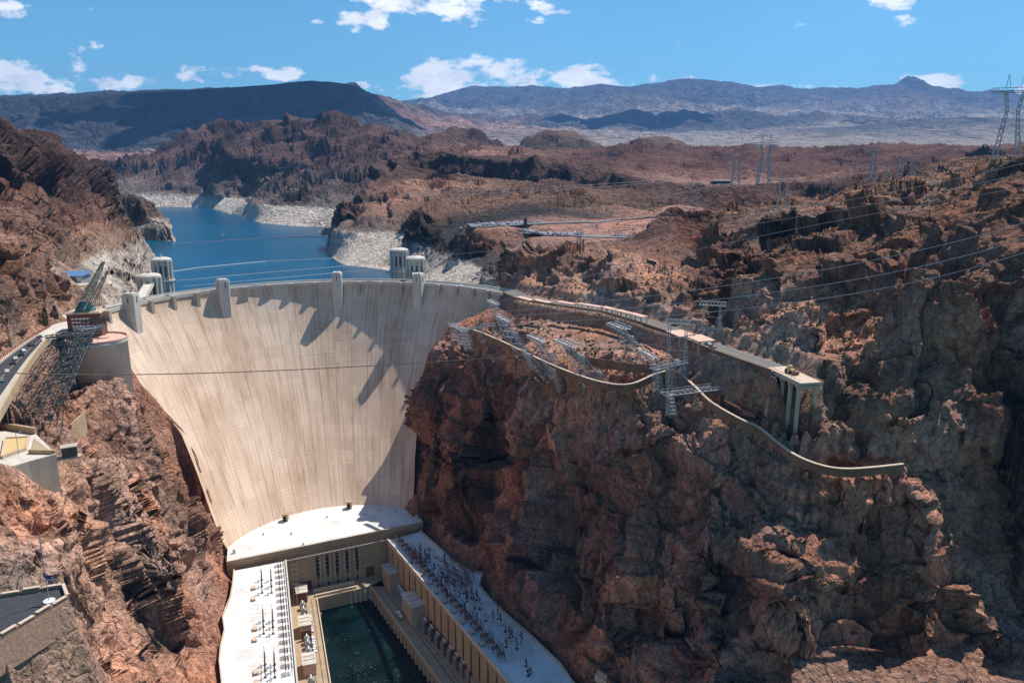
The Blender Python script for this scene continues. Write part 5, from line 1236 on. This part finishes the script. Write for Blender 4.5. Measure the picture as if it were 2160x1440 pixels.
# ------------------------------------------------------------------ right bank
def right_bank():
    cl = [dp(51, 146.6, 180), dp(54, 146.6, 180)]+[Z(x, y, 180) for x, y in ((1104,629),(1190,643),(1285,656),(1365,679),(1435,702),(1505,731),(1585,759),(1650,781))]
    b = MB(); b.ribbon(cl, 13, -2.5, .1); struct(b.build('canyon_road', 'lot'))
    b = MB(); b.ribbon(cl, 9, .1, .14); struct(b.build('road_asphalt', 'asph2'))
    b = MB(); b.ribbon(cl, .25, .141, .146); struct(b.build('road_centre_line', 'yel'))
    b = MB(); b.ribbon(cl[1:], .6, -11, 1.2, -6.6); k = tag(b.build('retaining_wall', 'wall'), 'tan retaining wall and parapet holding the outer edge of the upper right road', 'wall')
    # sun shades over the pavement
    cps = [(1094,625,1123,633),(1127,631,1162,638),(1177,635,1212,641),(1220,639,1270,647),(1272,646,1300,653),(1302,653,1330,660),(1332,660,1361,668)]
    for i, (x0, y0, x1, y1) in enumerate(cps):
        a, e = Z(x0, y0+1, 185.2), Z(x1, y1+1, 185.2); L_ = (e-a).length; an = math.atan2((e-a).y, (e-a).x); c = (a+e)/2
        o = thing('walkway_canopy', '%s pinkish walkway roof along the upper right road counted from the dam' % ORD[i], 'canopy', (c.x, c.y, 180.1), an, 'walkway roofs along the upper right road')
        b = MB(); b.box((0,0,5.0), (L_, 4.6, .45)); b.build('roof_slab', 'pink', o)
        for x in (-.42, 0, .42):
            for y in (-1.9, 1.9): b = MB(); b.box((L_*x, y, 0), (.4,.4,5.0)); b.build('post', 'conc', o)
    for i, (x0, y0) in enumerate(((1436,703),(1476,713))):
        c = Z(x0, y0, 186); o = thing('parking_canopy', ['broad flat pink canopy over the road, the left of the pair','broad flat pink canopy over the road, the right of the pair'][i], 'canopy', (c.x, c.y, 180.1), math.atan2((cl[7]-cl[6]).y, (cl[7]-cl[6]).x), 'broad pink canopies')
        b = MB(); b.box((0,0,5.6), (14.5, 9.5, .5)); b.build('roof_slab', 'pink', o)
        for x in (-6,6):
            for y in (-4,4): b = MB(); b.box((x,y,0), (.5,.5,5.6)); b.build('post', 'conc', o)
    for i, (px, py, ci, lab) in enumerate(((1494,727,0,'white car parked past the broad pink canopies'),(1503,733,2,'silver car parked last on the upper right road'))):
        p = Z(px, py, 180.2); pr = car_proto('parked_car', 'car%d' % ci, lab); pr.location = p; pr.rotation_euler = (0,0,-1.1); pr['group'] = 'cars on the upper right road'
    # viaduct stub
    q = [Z(x, y, 180) for x, y in ((1645,777),(1710,807))]; u = (q[1]-q[0]).normalized(); L_ = (q[1]-q[0]).length; nn = V3((-u.y, u.x, 0)); an = math.atan2(u.y, u.x)
    o = thing('viaduct_stub', 'unfinished looking pale bridge deck on tall square columns at the road end', 'bridge', (q[0].x, q[0].y, 150), an)
    b = MB(); b.box((L_/2-1,0,29.2), (L_+3, 10, 1.0)); b.build('deck', 'cap', o)
    b = MB(); b.bar((-2,-4.8,31.2),(L_,-4.8,31.2),.08); b.bar((-2,4.8,31.2),(L_,4.8,31.2),.08); [b.bar((k*2.2-1,y_,30.2),(k*2.2-1,y_,31.2),.07) for k in range(int(L_/2.2)) for y_ in (-4.8,4.8)]; b.build('railing', 'dsteel', o)
    b = MB(); b.box((L_/2-1,-5.0,28.4), (L_+3, .8, 1.1)); b.box((L_/2-1,5.0,28.4), (L_+3, .8, 1.1)); b.build('edge_beam', 'conc', o)
    for i in range(4):
        x = 3+i*(L_-5)/3
        for y in (-4, 4): b = MB(); b.box((x, y, -9), (1.25, 1.25, 37.5)); b.build('column', 'conc', o)
        b = MB(); b.box((x, 0, 27.0), (1.9, 10, 1.4)); b.build('cross_head', 'conc', o)
    p = q[0].lerp(q[1], .35)+V3((0,0,.2)); o = thing('wheel_loader', 'rusty tan wheel loader parked on the viaduct stub', 'loader', tuple(p), an)
    b = MB(); b.box((0,0,.8), (5,2.2,1.2), 0, .9); b.box((-.3,0,2.0), (1.8,1.7,1.4), 0, .9); b.build('body', 'yel', o); b = MB(); b.box((4,0,.3), (1.2,3,1.2)); b.bar((2,.9,1.6), (4,.9,.9), .15); b.bar((2,-.9,1.6), (4,-.9,.9), .15); b.build('bucket', 'brown', o)
    for x in (-1.6,1.6):
        for y in (-1.2,1.2): b = MB(); b.bar((x,y-.25,.75), (x,y+.25,.75), .75, 12); b.build('wheel', 'tyre', o)
    # curving retaining wall of the lower road
    def cr(l, n=5):
        o_ = []
        for i in range(len(l)-1):
            p0, p1, p2, p3 = l[max(i-1,0)], l[i], l[i+1], l[min(i+2, len(l)-1)]
            for k in range(n):
                t = k/n; o_.append(.5*((2*p1)+(p2-p0)*t+(2*p0-5*p1+4*p2-p3)*t*t+(-p0+3*p1-3*p2+p3)*t**3))
        return o_+[l[-1]]
    wl = cr([P3(p) for p in WALL])
    b = MB(); b.ribbon(wl, .9, -2.9, .5); o = b.build('curved_retaining_wall', 'wall'); tag(o, 'long brown retaining wall curving along the rim of the right cliff', 'wall')
    b = MB(); b.ribbon(wl, 1.25, .5, .85); k = b.build('coping', 'cap'); k.location = k.location-o.location; k.parent = o
    w2 = cr([Z(x, y, z) for x, y, z in ((1195,733,172),(1230,755,171),(1280,765,170.5),(1340,773,170.5),(1400,778,170.5))]); b = MB(); b.ribbon(w2, .8, -3, 1.6); tag(b.build('low_retaining_wall', 'wall'), 'shorter brown wall winding across the pylon bench above the long curved wall', 'wall')
    # wrecked looking crane on the wall
    p = Z(1583, 878, 160); o = thing('crawler_crane', 'black and red crawler crane parked along the curved wall', 'crane', tuple(p), -.75)
    for y in (-2,2): b = MB(); b.box((0,y,-1), (7,1.1,1.4)); b.build('track', 'tyre', o)
    b = MB(); b.box((0,0,.4), (6,3.6,2.0), 0, .92); b.box((2,1,2.2), (1.8,1.5,1.3)); b.build('cab', 'red', o)
    b = MB(); lattice(b, (-3,0,2), (-13,.5,4.5), 1.6, .9, 8, .12, (0,1,0)); b.build('lattice_boom', 'red', o); b = MB(); lattice(b, (3,0,1.5), (9,-.5,.5), 1.4, .8, 5, .12, (0,1,0)); b.build('folded_jib', 'dsteel', o)
    # pylons on the bench: (top sight line, arm sight line end, height)
    T = [((1040,637),(1058,646),'closest to the dam end'),((1062,672),(1082,682),'second from the dam end'),((1131,713),(1152,722),'with a short head above the curved wall'),((1194,723),(1216,733),'just right of the short headed one'),((1305,687),(1331,697),'standing alone high on the bench'),((1366,745),(1389,757),'below the lone one near the rock knob'),((1085,655),(1102,664),'low and hidden behind the first two')]
    G_ = 'leaning pylons on the right bench'
    bs = [(1078,712,490),(1105,760,450),(1180,800,400),(1243,812,385),(1345,770,400),(1405,790,385)]
    for i, ((tp, ae, lab), (bx, by, Y0)) in enumerate(zip(T[:6], bs)):
        base = snap(bx, by, Y0); top = D(tp[0], tp[1], base.y-4); e = Z(ae[0], ae[1], top.z); a0 = Z(tp[0], tp[1], top.z); ad = e-a0; ad.z = 0; L_ = min(18, ad.length*1.9)
        leaning_pylon('leaning_pylon', base, top-base, 3.2, L_, ad, 'pale leaning lattice pylon %s on the right bench' % lab, G_, 'steel', .16, 3 if i in (3,4) else 2)
    for i, (tx, ty, bx, by, Y0) in enumerate(((1085,700,1135,775,430),(1160,742,1215,815,392),(1225,748,1290,838,380),(1330,708,1378,775,395),(1262,782,1318,850,372),(1112,745,1160,812,410))):
        base = snap(bx, by, Y0); top = D(tx, ty, base.y-4); leaning_pylon('leaning_pylon', base, top-base, 2.4, 9, Z(tx+22, ty+11, top.z)-Z(tx, ty, top.z), '%s slimmer single armed lattice pylon on the right bench counted from the left' % ORD[[0,2,3,5,4,1][i]], 'slim pylons on the right bench', 'steel', .11, 1)
    for i, (px, py, Y0) in enumerate(((1105,765,440),(1165,805,405),(1225,835,385),(1262,850,380))):
        base = snap(px+22, py+22, Y0); a = D(px, py-28, base.y-2); leaning_pylon('strain_frame', base, a-base, 1.4, 8, Z(px+18, py+9, a.z)-Z(px, py, a.z), '%s small lattice frame below the curved wall counted from the dam' % ORD[i], 'small lattice frames below the curved wall', 'steel', .09, 1, 1.6)
    def gantry(pa, pb, z, legh, label, back=4.5):
        a, e = Z(*pa, z), Z(*pb, z); c = (a+e)/2; o = thing('platform_gantry', label, 'gantry', (c.x, c.y, z-legh), 0, 'long pale gantries on the right rim'); ad = (e-a); L_ = ad.length; ad.normalize(); an_ = V3((-ad.y, ad.x, 0)); b = MB()
        for s in (-back/2, back/2):
            q0 = -ad*L_/2+an_*s+V3((0,0,legh)); q1 = ad*L_/2+an_*s+V3((0,0,legh)); b.bar(q0, q1, .32); b.bar(q0+V3((0,0,1.5)), q1+V3((0,0,1.5)), .12)
            for k in range(12): b.bar(q0.lerp(q1, k/12), q0.lerp(q1, (k+1)/12)+V3((0,0,1.5)), .07, 3)
        for k in range(13): q = (-ad*L_/2).lerp(ad*L_/2, k/12)+V3((0,0,legh)); b.bar(q-an_*back/2, q+an_*back/2, .12)
        b.build('truss_deck', 'steel', o)
        for t in (-.4, .05, .45): b = MB(); lattice(b, ad*L_*t+V3((2,3,-4)), ad*L_*t+V3((0,0,legh)), 4, 2.4, 6, .12, ad); b.build('lattice_leg', 'steel', o)
        return o
    gantry((1378,779), (1444,763), 176, 9, 'white ladder like gantry beside the tall portal legs above the rim')
    gantry((1400,832), (1528,816), 166, 8, 'long white gantry reaching out over the slope below the rim knob', 6)
    gantry((950,682), (982,700), 168, 9, 'short white gantry at the tip of the rim in front of the dam', 3)
    gantry((975,697), (1045,686), 167, 7, 'thin dark gantry running back from the rim tip', 2.2)
    for i, (px, py, z, h, w, lab) in enumerate(((1425,795,168,27,8,'tall portal tower on two ladder legs beside the canopies'),(1497,742,174,25,10,'portal tower with a boxy head standing over the canopies'))):
        p = Z(px, py, z); o = thing('portal_tower', lab, 'pylon', tuple(p), -.3, 'portal towers by the canopies')
        for s in (-1, 1): b = MB(); lattice(b, (s*w/2,0,-6), (s*w/2*(.8 if i else 1),0,h), 1.6, 1.2, 10, .1); b.build('lattice_leg', 'steel', o)
        b = MB(); [b.bar((-w/2-2,y,h+k*2), (w/2+2,y,h+k*2), .15) for y in (-1.2,1.2) for k in (0,1)]
        for k in range(8): b.bar((-w/2-2+k*(w+4)/8,-1.2,h), (-w/2-2+(k+1)*(w+4)/8,1.2,h+2), .08, 3)
        for k in range(4): b.bar((-w/2,0,h*.25*k), (w/2,0,h*.25*k), .09)
        b.build('head_beam', 'steel', o)
    # foot-of-cliff buildings
    p = Z(1300, 1425, 42); o = thing('outlet_platform', 'small concrete platform with a round shaft at a cave mouth below the right cliff', 'platform', tuple(p), .7)
    b = MB(); b.box((0,0,-10), (15,13,11)); b.build('slab', 'conc', o); b = MB(); b.lathe((-1,-2,1.05), [(2.2,0),(2.2,.5),(1.7,.5),(1.7,.1)], 20); b.build('shaft_rim', 'brown', o); b = MB(); b.box((4,3,1), (4,4,3.5)); b.build('hoist_house', 'tan', o); b = MB(); b.box((-6,3,1), (1,6,2)); b.build('parapet', 'tan', o)
    p = Z(1418, 1435, 40); o = thing('metal_roofed_hut', 'hut with a dull sheet metal roof at the foot of the right cliff', 'hut', tuple(p), .5)
    b = MB(); b.box((0,0,-6), (15,10,11.5)); b.build('wall', 'tan', o); b = MB(); b.add([(-8,-5.5,5.5),(8,-5.5,5.5),(8,5.5,6.8),(-8,5.5,6.8),(-8,-5.5,5.9),(8,-5.5,5.9),(8,5.5,7.2),(-8,5.5,7.2)], [(3,2,1,0),(4,5,6,7),(0,1,5,4),(1,2,6,5),(2,3,7,6),(3,0,4,7)]); b.build('sheet_roof', 'steel', o); b = MB(); b.add([(7.4,-5,-4),(8.2,-5,-4),(8.2,5,-4),(7.4,5,-4),(7.4,-5,6.2),(8.2,-5,6.2),(8.2,5,10.5),(7.4,5,10.5)], [(3,2,1,0),(4,5,6,7),(0,1,5,4),(1,2,6,5),(2,3,7,6),(3,0,4,7)]); b.build('gable_wall', 'cap', o)

# ------------------------------------------------------------------ parking bench, far road, far towers, lake
def beyond():
    def strip(px, dz, w, nm, mat, Y0=900):
        pts = []
        base = [snap(x, y, Y0) for x, y in px]; dz = dz*.6
        for i in range(len(base)-1):
            for k in range(6): q = base[i].lerp(base[i+1], k/6); pts.append(V3((q.x, q.y, hgt(q.x, q.y)+dz)))
        pts.append(base[-1]+V3((0,0,dz))); b = MB(); b.ribbon(pts, w, -1.3, 0); return struct(b.build(nm, mat)), pts
    a, u1 = strip(((984,480),(1010,479),(1060,476),(1110,473),(1165,470),(1230,468),(1300,464),(1350,460),(1420,456)), 1.0, 17, 'upper_parking_road', 'lot', 900)
    a, u2 = strip(((1104,493),(1140,494),(1200,496),(1260,499),(1310,500),(1358,501)), 1.0, 20, 'lower_parking_road', 'lot', 790)
    a, u3 = strip(((1500,389),(1520,389),(1540,389),(1575,389)), 1.0, 12, 'distant_road', 'lot', 1380)
    rr = random.Random(3)
    def at(pts, f, side):
        k = f*(len(pts)-1); i = min(int(k), len(pts)-2); p = pts[i].lerp(pts[i+1], k-i); d = (pts[i+1]-pts[i]); n = V3((-d.y, d.x, 0)).normalized(); return p+n*side, math.atan2(d.y, d.x)
    def row(pts, f0, f1, n, side, nm, big_at=()):
        for i in range(n):
            f = f0+(f1-f0)*(i+rr.uniform(-.25,.25))/n
            p, a = at(pts, max(.001, min(.999, f)), side+rr.uniform(-.5,.5)); ci = rr.choice([0,0,0,0,0,2,2,1,3,5]); big = i in big_at
            if big: ci = 0
            small_car(ci, p.x, p.y, p.z+.05, a+1.57+rr.uniform(-.08,.08), '%s %s parked %s from the left %s' % (CN[ci], 'van' if big else 'car', ORD[i], nm), 'cars parked on the bench beyond the dam', 'van' if big else 'car', big)
    row(u1, .02, .12, 6, 4.5, 'in the far left cluster of the upper lot', (2,))
    row(u1, .16, .43, 22, 5.5, 'in the back row of the upper lot', (1,3,4,8,11,14,17))
    row(u1, .20, .26, 3, -5.5, 'in the front row of the upper lot')
    row(u2, .02, .5, 24, 6, 'in the back row of the lower lot', (1,4,7,10,12,15,20))
    row(u2, .03, .45, 16, -6.5, 'in the front row of the lower lot')
    row(u1, .05, .4, 14, 0, 'in the middle row of the upper lot')
    row(u2, .04, .5, 18, 0, 'in the middle row of the lower lot')
    row(u2, .72, .96, 11, 6, 'in the right hand row of the lower lot')
    p, a = at(u1, .44, 2); small_car(0, p.x, p.y, p.z+.05, a, 'white van standing alone at the right end of the upper lot', 'cars parked on the bench beyond the dam', 'van', True)
    p = snap(1108, 482, 850); o = thing('shelter_tower', 'small dark pillar structure between the two parking lots', 'tower', tuple(p)); b = MB(); b.box((0,0,-2), (4,4,13), 0, .9); b.build('shaft', 'dsteel', o); b = MB(); b.box((0,0,-.5), (8,8,1)); b.build('plinth', 'dsteel', o)
    p = snap(1520, 388, 1380); o = thing('white_roofed_shed', 'long low white roofed shed on the far road between pylons', 'building', tuple(p)); b = MB(); b.box((0,0,-1), (34,10,6)); b.build('wall', 'dsteel', o); b = MB(); b.box((0,-1,5), (36,13,1.2)); b.build('roof', 'white', o)
    fp = [(1610,392,96,900,'with tall twin peaks rising above the skyline'),(1551,392,66,1150,'left of the twin peaked one by the far road'),(1648,462,92,760,'standing nearest on the brown spur'),(1462,442,64,1050,'above the brown rock knob'),(1838,382,66,1000,'on the ridge right of centre'),(1155,350,30,2000,'tiny on the far left ridge'),(1283,352,34,1900,'tiny on the ridge behind the parking lots'),(1870,388,42,1100,'first of three slim ones on the right ridge'),(1895,386,44,1120,'second of three slim ones on the right ridge'),(1922,382,42,1140,'third of three slim ones on the right ridge'),(2122,330,134,520,'huge at the right edge rising into the sky'),(1795,470,46,640,'low and faint on the brown right slope'),(1221,528,44,640,'alone on the bench below the lower lot')]
    for i, (px, py, h, Y0, lab) in enumerate(fp):
        p = snap(px, py, Y0); hh = h*(p-V3((0,0,CAMZ))).length/1600*1.02; far_pylon(p, hh, 'grey transmission tower %s' % lab, 'transmission towers on the plateau', rr.uniform(-.5,.5))
    # lake things
    for i, l in enumerate((((378,514),(470,508),(560,502),(640,498)), ((640,498),(690,500)))):
        pts = [Z(x, y, 140.15) for x, y in l]; b = MB()
        for j in range(len(pts)-1): b.bar(pts[j], pts[j+1], .8, 6)
        tag(b.build('float_boom', 'boom'), ['long purple float boom curving across the lake','short end of the float boom reaching the right shore'][i], 'boom')
    for i, l in enumerate((((352,574),(420,564),(560,551),(700,545),(735,545)), ((372,592),(520,578),(700,563),(760,558)), ((385,604),(520,592),(700,576),(800,570)))):  # pale bars at lake level stand for the glare of crossing cables
        pts = [Z(x, y, 140.12) for x, y in l]; b = MB()
        for j in range(len(pts)-1): b.bar(pts[j], pts[j+1], .35 if i else .6, 5)
        tag(b.build('marker_line', 'grey'), ['pale floating marker line farthest from the dam','pale floating marker line in the middle of three','pale floating marker line nearest the dam'][i], 'buoy line', 'marker lines on the lake')
    p = Z(470, 497, 140.1); o = thing('sailing_boat', 'tiny white boat alone on the lake', 'boat', tuple(p)); b = MB(); b.add([(-4,-1.3,1.2),(3,-1.3,1.2),(5,0,1.4),(3,1.3,1.2),(-4,1.3,1.2),(-4,-.8,0),(3,-.8,0),(3,.8,0),(-4,.8,0)], [(0,1,2,3,4),(8,7,6,5),(0,5,6,1),(1,6,2),(2,6,7),(2,7,3),(3,7,8,4),(4,8,5,0)]); b.build('hull', 'white', o); b = MB(); b.bar((0,0,1), (0,0,11), .12); b.add([(0,.1,10.5),(0,.1,2),(-3.6,.3,2)], [(0,1,2)]); b.build('mast_and_sail', 'white', o)
    # crest road cars
    for i, (t, ci, lab) in enumerate(((-87.5,0,'white car on the crest near the left end of the dam'),(-1.2+2.8,3,'teal blue car on the crest right of the second middle tower'),(12.2,1,'black car on the crest before the right hand tower'),(-60,2,'silver car on the crest between the two left towers'),(-33,0,'white car on the crest left of centre'),(33,0,'white car on the crest toward the right end'))):
        p = dp(t, 145 if i % 2 else 148.4, 179.4); pr = car_proto('car', 'car%d' % ci, lab); pr.location = p; pr.rotation_euler = (0,0,-math.radians(t)); pr['group'] = 'cars on the dam crest'
    W_ = wire
    W_('heavy_cable', ((-200,768,215,'Y'),(540,783,290,'Y'),(1420,724,385)), .19, 'dwire', 'thick dark cable slung low across the whole dam')
    W_('power_line', ((955,682,480),(1620,645,345),(2300,478,240,'Y')), .11, 'wire', 'pale power line sweeping up right from the rim tip, lowest of three')
    W_('power_line', ((940,672,480),(1620,618,345),(2300,450,240,'Y')), .11, 'wire', 'pale power line sweeping up right from the rim tip, middle of three')
    W_('power_line', ((930,668,485),(1600,592,345),(2300,422,240,'Y')), .11, 'wire', 'pale power line sweeping up right from the rim tip, highest of three')
    W_('power_line', ((1040,640,480),(1500,520,440),(2300,372,350)), .11, 'wire', 'pale power line climbing from the nearest leaning pylon to the right skyline')
    W_('power_line', ((870,545,700),(1500,470,520),(2250,322,370)), .12, 'wire', 'power line crossing above the parking bench, upper of two')
    W_('power_line', ((870,560,690),(1500,486,520),(2250,345,370)), .12, 'wire', 'power line crossing above the parking bench, lower of two')
    W_('power_line', ((600,725,430),(900,696,430),(1040,640,440)), .09, 'wire', 'thin pale line across the shaded dam face, top of three')
    W_('power_line', ((620,752,430),(900,716,430),(1065,672,430)), .09, 'wire', 'thin pale line across the shaded dam face, middle of three')
    W_('power_line', ((640,770,420),(900,742,420),(1000,698,420)), .09, 'wire', 'thin pale line across the shaded dam face, lowest of three')
    W_('power_line', ((850,407,1000),(1100,398,1000),(1450,376,1000)), .22, 'wire', 'faint distant line across the dark hill, upper of two')
    W_('power_line', ((850,414,1000),(1100,404,1000),(1460,380,1000)), .22, 'wire', 'faint distant line across the dark hill, lower of two')
def scrub(P, lm):
    """sparse desert bushes on the gentle slopes: ground cover, one object"""
    rr = np.random.RandomState(11); b = MB(); n = 0; vs = []; fs = []
    nr, nc = P.shape[:2]
    while n < 3800:
        i, j = rr.randint(20, nr-20), rr.randint(20, nc-20); p = P[i,j]
        if not (230 < p[1] < 1000) or p[2] < 100: continue
        a = P[i+3,j]-P[i-3,j]; c = P[i,j+3]-P[i,j-3]; nn = np.cross(c, a); nn = nn/np.linalg.norm(nn)
        if nn[2] < .7 or lm[i,j] < .7: continue
        if p[1] > 560 and p[0] < 60 and p[2] < 180: continue
        if gnoise(p[0:1]/30, p[1:2]/30, p[2:3]/30)[0] < -.05: continue
        s = rr.uniform(.5, 1.5)
        for k in range(9):
            t = rr.uniform(0, 6.28); r = s*rr.uniform(.3,1); z = s*rr.uniform(.3,.9); w = .25*s
            q = len(vs); cx, cy = p[0]+r*math.cos(t), p[1]+r*math.sin(t)
            vs += [(p[0]+rr.uniform(-w,w), p[1]+rr.uniform(-w,w), p[2]-.2), (cx+w, cy-w, p[2]+z), (cx-w, cy+w, p[2]+z*.7)]; fs.append((q, q+1, q+2))
        n += 1
    b.v, b.f = vs, fs; o = b.build('desert_scrub', 'bush'); o['kind'] = 'stuff'
def shade_clouds():  # unseen clouds above the view, added to cast shade on mesa and ranges
    rr = random.Random(9)
    for tx, ty, tz, rx, ry in ((-2050,6450,800,1500,800),(5600,9300,700,1600,900),(1700,10400,800,1100,700)):
        c = V3((tx, ty, tz))+V3((.448,.425,1))*2500; b = MB()
        for k in range(46):
            a, q = rr.uniform(0, 6.28), rr.random()**.5; r = rr.uniform(170, 380)*(1.15-q*.5); p = V3((c.x+rx*q*math.cos(a), c.y+ry*q*math.sin(a), c.z+rr.uniform(0, 90)))
            b.lathe(p, [(r*math.sin(math.pi*i/8)+.5, r*.55*(1-math.cos(math.pi*i/8))) for i in range(9)], 14)
        o = b.build('cloud', 'cloudw', None, True); struct(o)
def water_bodies():
    b = MB(); pts = [(-3500,560),(-3500,4200),(200,4200),(60,560)]
    cr_ = [dp(t, 153.2, 0) for t in range(54, -99, -4)]
    b.add([(p[0], p[1], 140) for p in [(-3500,4300,0),(-3500,430,0)]+[(p.x-0, p.y, 0) for p in cr_[::-1]]+[(150,600,0),(300,4300,0)]], [tuple(range(4+len(cr_)))][:1])
    o = b.build('lake_water', 'lake'); struct(o)
    o.data.polygons[0].flip() if o.data.polygons[0].normal.z < 0 else None
    b = MB(); b.add([(-260,80,0),(160,80,0),(160,470,0),(-260,470,0)], [(0,1,2,3)]); struct(b.build('river_water', 'river'))
# ------------------------------------------------------------------ camera, sun, sky, air
def setup_view():
    cam = bpy.data.cameras.new('camera'); co = bpy.data.objects.new('camera', cam); COL.objects.link(co)
    co.location = (0, 0, CAMZ); co.rotation_euler = (math.pi/2-PITCH, 0, 0)
    cam.sensor_width = 36; cam.lens = 36*F_PX/2160; cam.clip_end = 60000; cam.clip_start = .5
    SC.camera = co
    sd = Vector((.448, .425, 1)).normalized(); el = math.asin(sd.z); az = math.atan2(sd.x, sd.y)
    su = bpy.data.lights.new('sun', 'SUN'); su.energy = 4.6; su.angle = math.radians(.5); su.color = (1, .95, .87)
    so = bpy.data.objects.new('sun', su); COL.objects.link(so); so.rotation_euler = sd.to_track_quat('Z', 'Y').to_euler()
    w = bpy.data.worlds.new('World'); SC.world = w; w.use_nodes = True; t = w.node_tree; t.nodes.clear()
    N = t.nodes.new; Lk = t.links.new
    sky = N('ShaderNodeTexSky'); sky.sky_type = 'NISHITA'; sky.sun_disc = False; sky.sun_elevation = el; sky.sun_rotation = az
    sky.altitude = 450; sky.air_density = 1.0; sky.dust_density = .1; sky.ozone_density = 1.6
    tc = N('ShaderNodeTexCoord'); sp = N('ShaderNodeSeparateXYZ'); Lk(tc.outputs['Generated'], sp.inputs[0])
    def m(op, a, b=None, c=None, clamp=False):
        n = N('ShaderNodeMath'); n.operation = op; n.use_clamp = clamp
        for i, v in enumerate((a, b, c)):
            if v is None: continue
            if isinstance(v, (int, float)): n.inputs[i].default_value = v
            else: Lk(v, n.inputs[i])
        return n.outputs[0]
    # cloud deck: direction -> position on a plane standing far to the north
    yy = m('MAXIMUM', sp.outputs[1], .02); u = m('DIVIDE', sp.outputs[0], yy); v = m('DIVIDE', sp.outputs[2], yy)
    cb = N('ShaderNodeCombineXYZ'); Lk(u, cb.inputs[0]); Lk(v, cb.inputs[1])
    mp = N('ShaderNodeMapping'); mp.inputs['Scale'].default_value = (1, 1.9, 1); Lk(cb.outputs[0], mp.inputs[0])
    nz = N('ShaderNodeTexNoise'); nz.inputs['Scale'].default_value = 16; nz.inputs['Detail'].default_value = 9; nz.inputs['Roughness'].default_value = .62; Lk(mp.outputs[0], nz.inputs['Vector'])
    acc = None
    for px, py, rx, ry in [(920,2,175,34),(778,38,55,22),(60,180,115,38),(255,178,65,19),(420,156,45,14),(485,162,35,9),(905,184,80,26),(1000,166,140,34),(1170,164,110,24),(1300,172,95,20),(1865,10,55,14),(1885,46,38,12),(1885,168,42,11),(1990,178,52,13),(1640,184,90,6),(2150,196,34,12),(15,18,60,16),(1125,43,24,6),(580,156,34,10),(670,43,16,6),(748,180,25,10),(540,150,60,10)]:
        d = ray(px, py); u0, v0 = d[0]/d[1], d[2]/d[1]
        a = m('DIVIDE', m('SUBTRACT', u, u0), rx/1600*1.25); b = m('DIVIDE', m('SUBTRACT', v, v0), ry/1600*1.3)
        q = m('SUBTRACT', 1, m('ADD', m('MULTIPLY', a, a), m('MULTIPLY', b, b)))
        acc = q if acc is None else m('MAXIMUM', acc, q)
    dens = m('ADD', m('MULTIPLY', m('MAXIMUM', acc, -1), .50), m('MULTIPLY', m('SUBTRACT', nz.outputs['Fac'], .52), 4.2))
    fac = m('MULTIPLY', m('SUBTRACT', dens, .05), 2.6, None, True)
    fac = m('MULTIPLY', fac, m('GREATER_THAN', sp.outputs[1], .05))
    sh = N('ShaderNodeTexNoise'); sh.inputs['Scale'].default_value = 22; sh.inputs['Detail'].default_value = 5; Lk(mp.outputs[0], sh.inputs['Vector'])
    r = N('ShaderNodeValToRGB'); Lk(sh.outputs['Fac'], r.inputs[0]); r.color_ramp.elements[0].position = .3; r.color_ramp.elements[0].color = (6.5,6.8,7.2,1); r.color_ramp.elements[1].position = .6; r.color_ramp.elements[1].color = (9.5,9.5,9.5,1)
    mx = N('ShaderNodeMix'); mx.data_type = 'RGBA'; Lk(fac, mx.inputs[0]); tn = N('ShaderNodeMix'); tn.data_type = 'RGBA'; tn.blend_type = 'MULTIPLY'; tn.inputs[0].default_value = 1; Lk(sky.outputs[0], tn.inputs[6]); tn.inputs[7].default_value = (.40,.745,.87,1); Lk(tn.outputs[2], mx.inputs[6]); Lk(r.outputs[0], mx.inputs[7])
    bg = N('ShaderNodeBackground'); bg.inputs[1].default_value = .122; Lk(mx.outputs[2], bg.inputs[0])
    out = N('ShaderNodeOutputWorld'); Lk(bg.outputs[0], out.inputs[0])
    vs = SC.view_settings; vs.view_transform = 'Standard'; vs.look = 'None'; vs.exposure = 0.3; vs.gamma = 1
    SC.cycles.volume_bounces = 0; SC.cycles.max_bounces = 6; SC.cycles.diffuse_bounces = 3
def haze(dens=3.6e-5):
    me = bpy.data.meshes.new('haze'); x0, x1, y0, y1, z0, z1 = -18000, 18000, -400, 21000, -20, 2600
    v = [(x, y, z) for x in (x0, x1) for y in (y0, y1) for z in (z0, z1)]
    me.from_pydata(v, [], [(0,1,3,2),(4,6,7,5),(0,4,5,1),(2,3,7,6),(0,2,6,4),(1,5,7,3)]); me.update()
    o = bpy.data.objects.new('haze', me); COL.objects.link(o); o['kind'] = 'stuff'
    m = bpy.data.materials.new('thin_air'); m.use_nodes = True; t = m.node_tree; t.nodes.clear()
    p = t.nodes.new('ShaderNodeVolumePrincipled'); p.inputs['Density'].default_value = dens; p.inputs['Color'].default_value = (.22,.50,1,1); p.inputs['Anisotropy'].default_value = .2
    out = t.nodes.new('ShaderNodeOutputMaterial'); t.links.new(p.outputs[0], out.inputs['Volume']); me.materials.append(m)
mats()
P, C, LM = build_terrain()
set_ground(P)
i1 = int(np.searchsorted(P[:,575,1], 760)); j1 = int(np.searchsorted(P[:,575,1], 3900))
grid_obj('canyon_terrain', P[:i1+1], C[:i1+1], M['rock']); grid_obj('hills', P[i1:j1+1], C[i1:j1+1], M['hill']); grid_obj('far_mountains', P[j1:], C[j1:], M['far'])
water_bodies(); build_dam(); intakes(); powerhouse(); left_wing(); right_wing(); plant_equipment(); left_bank(); right_bank(); beyond(); scrub(P, LM)
shade_clouds(); setup_view(); haze()
for o in bpy.data.objects:
    if 'org' in o: del o['org']
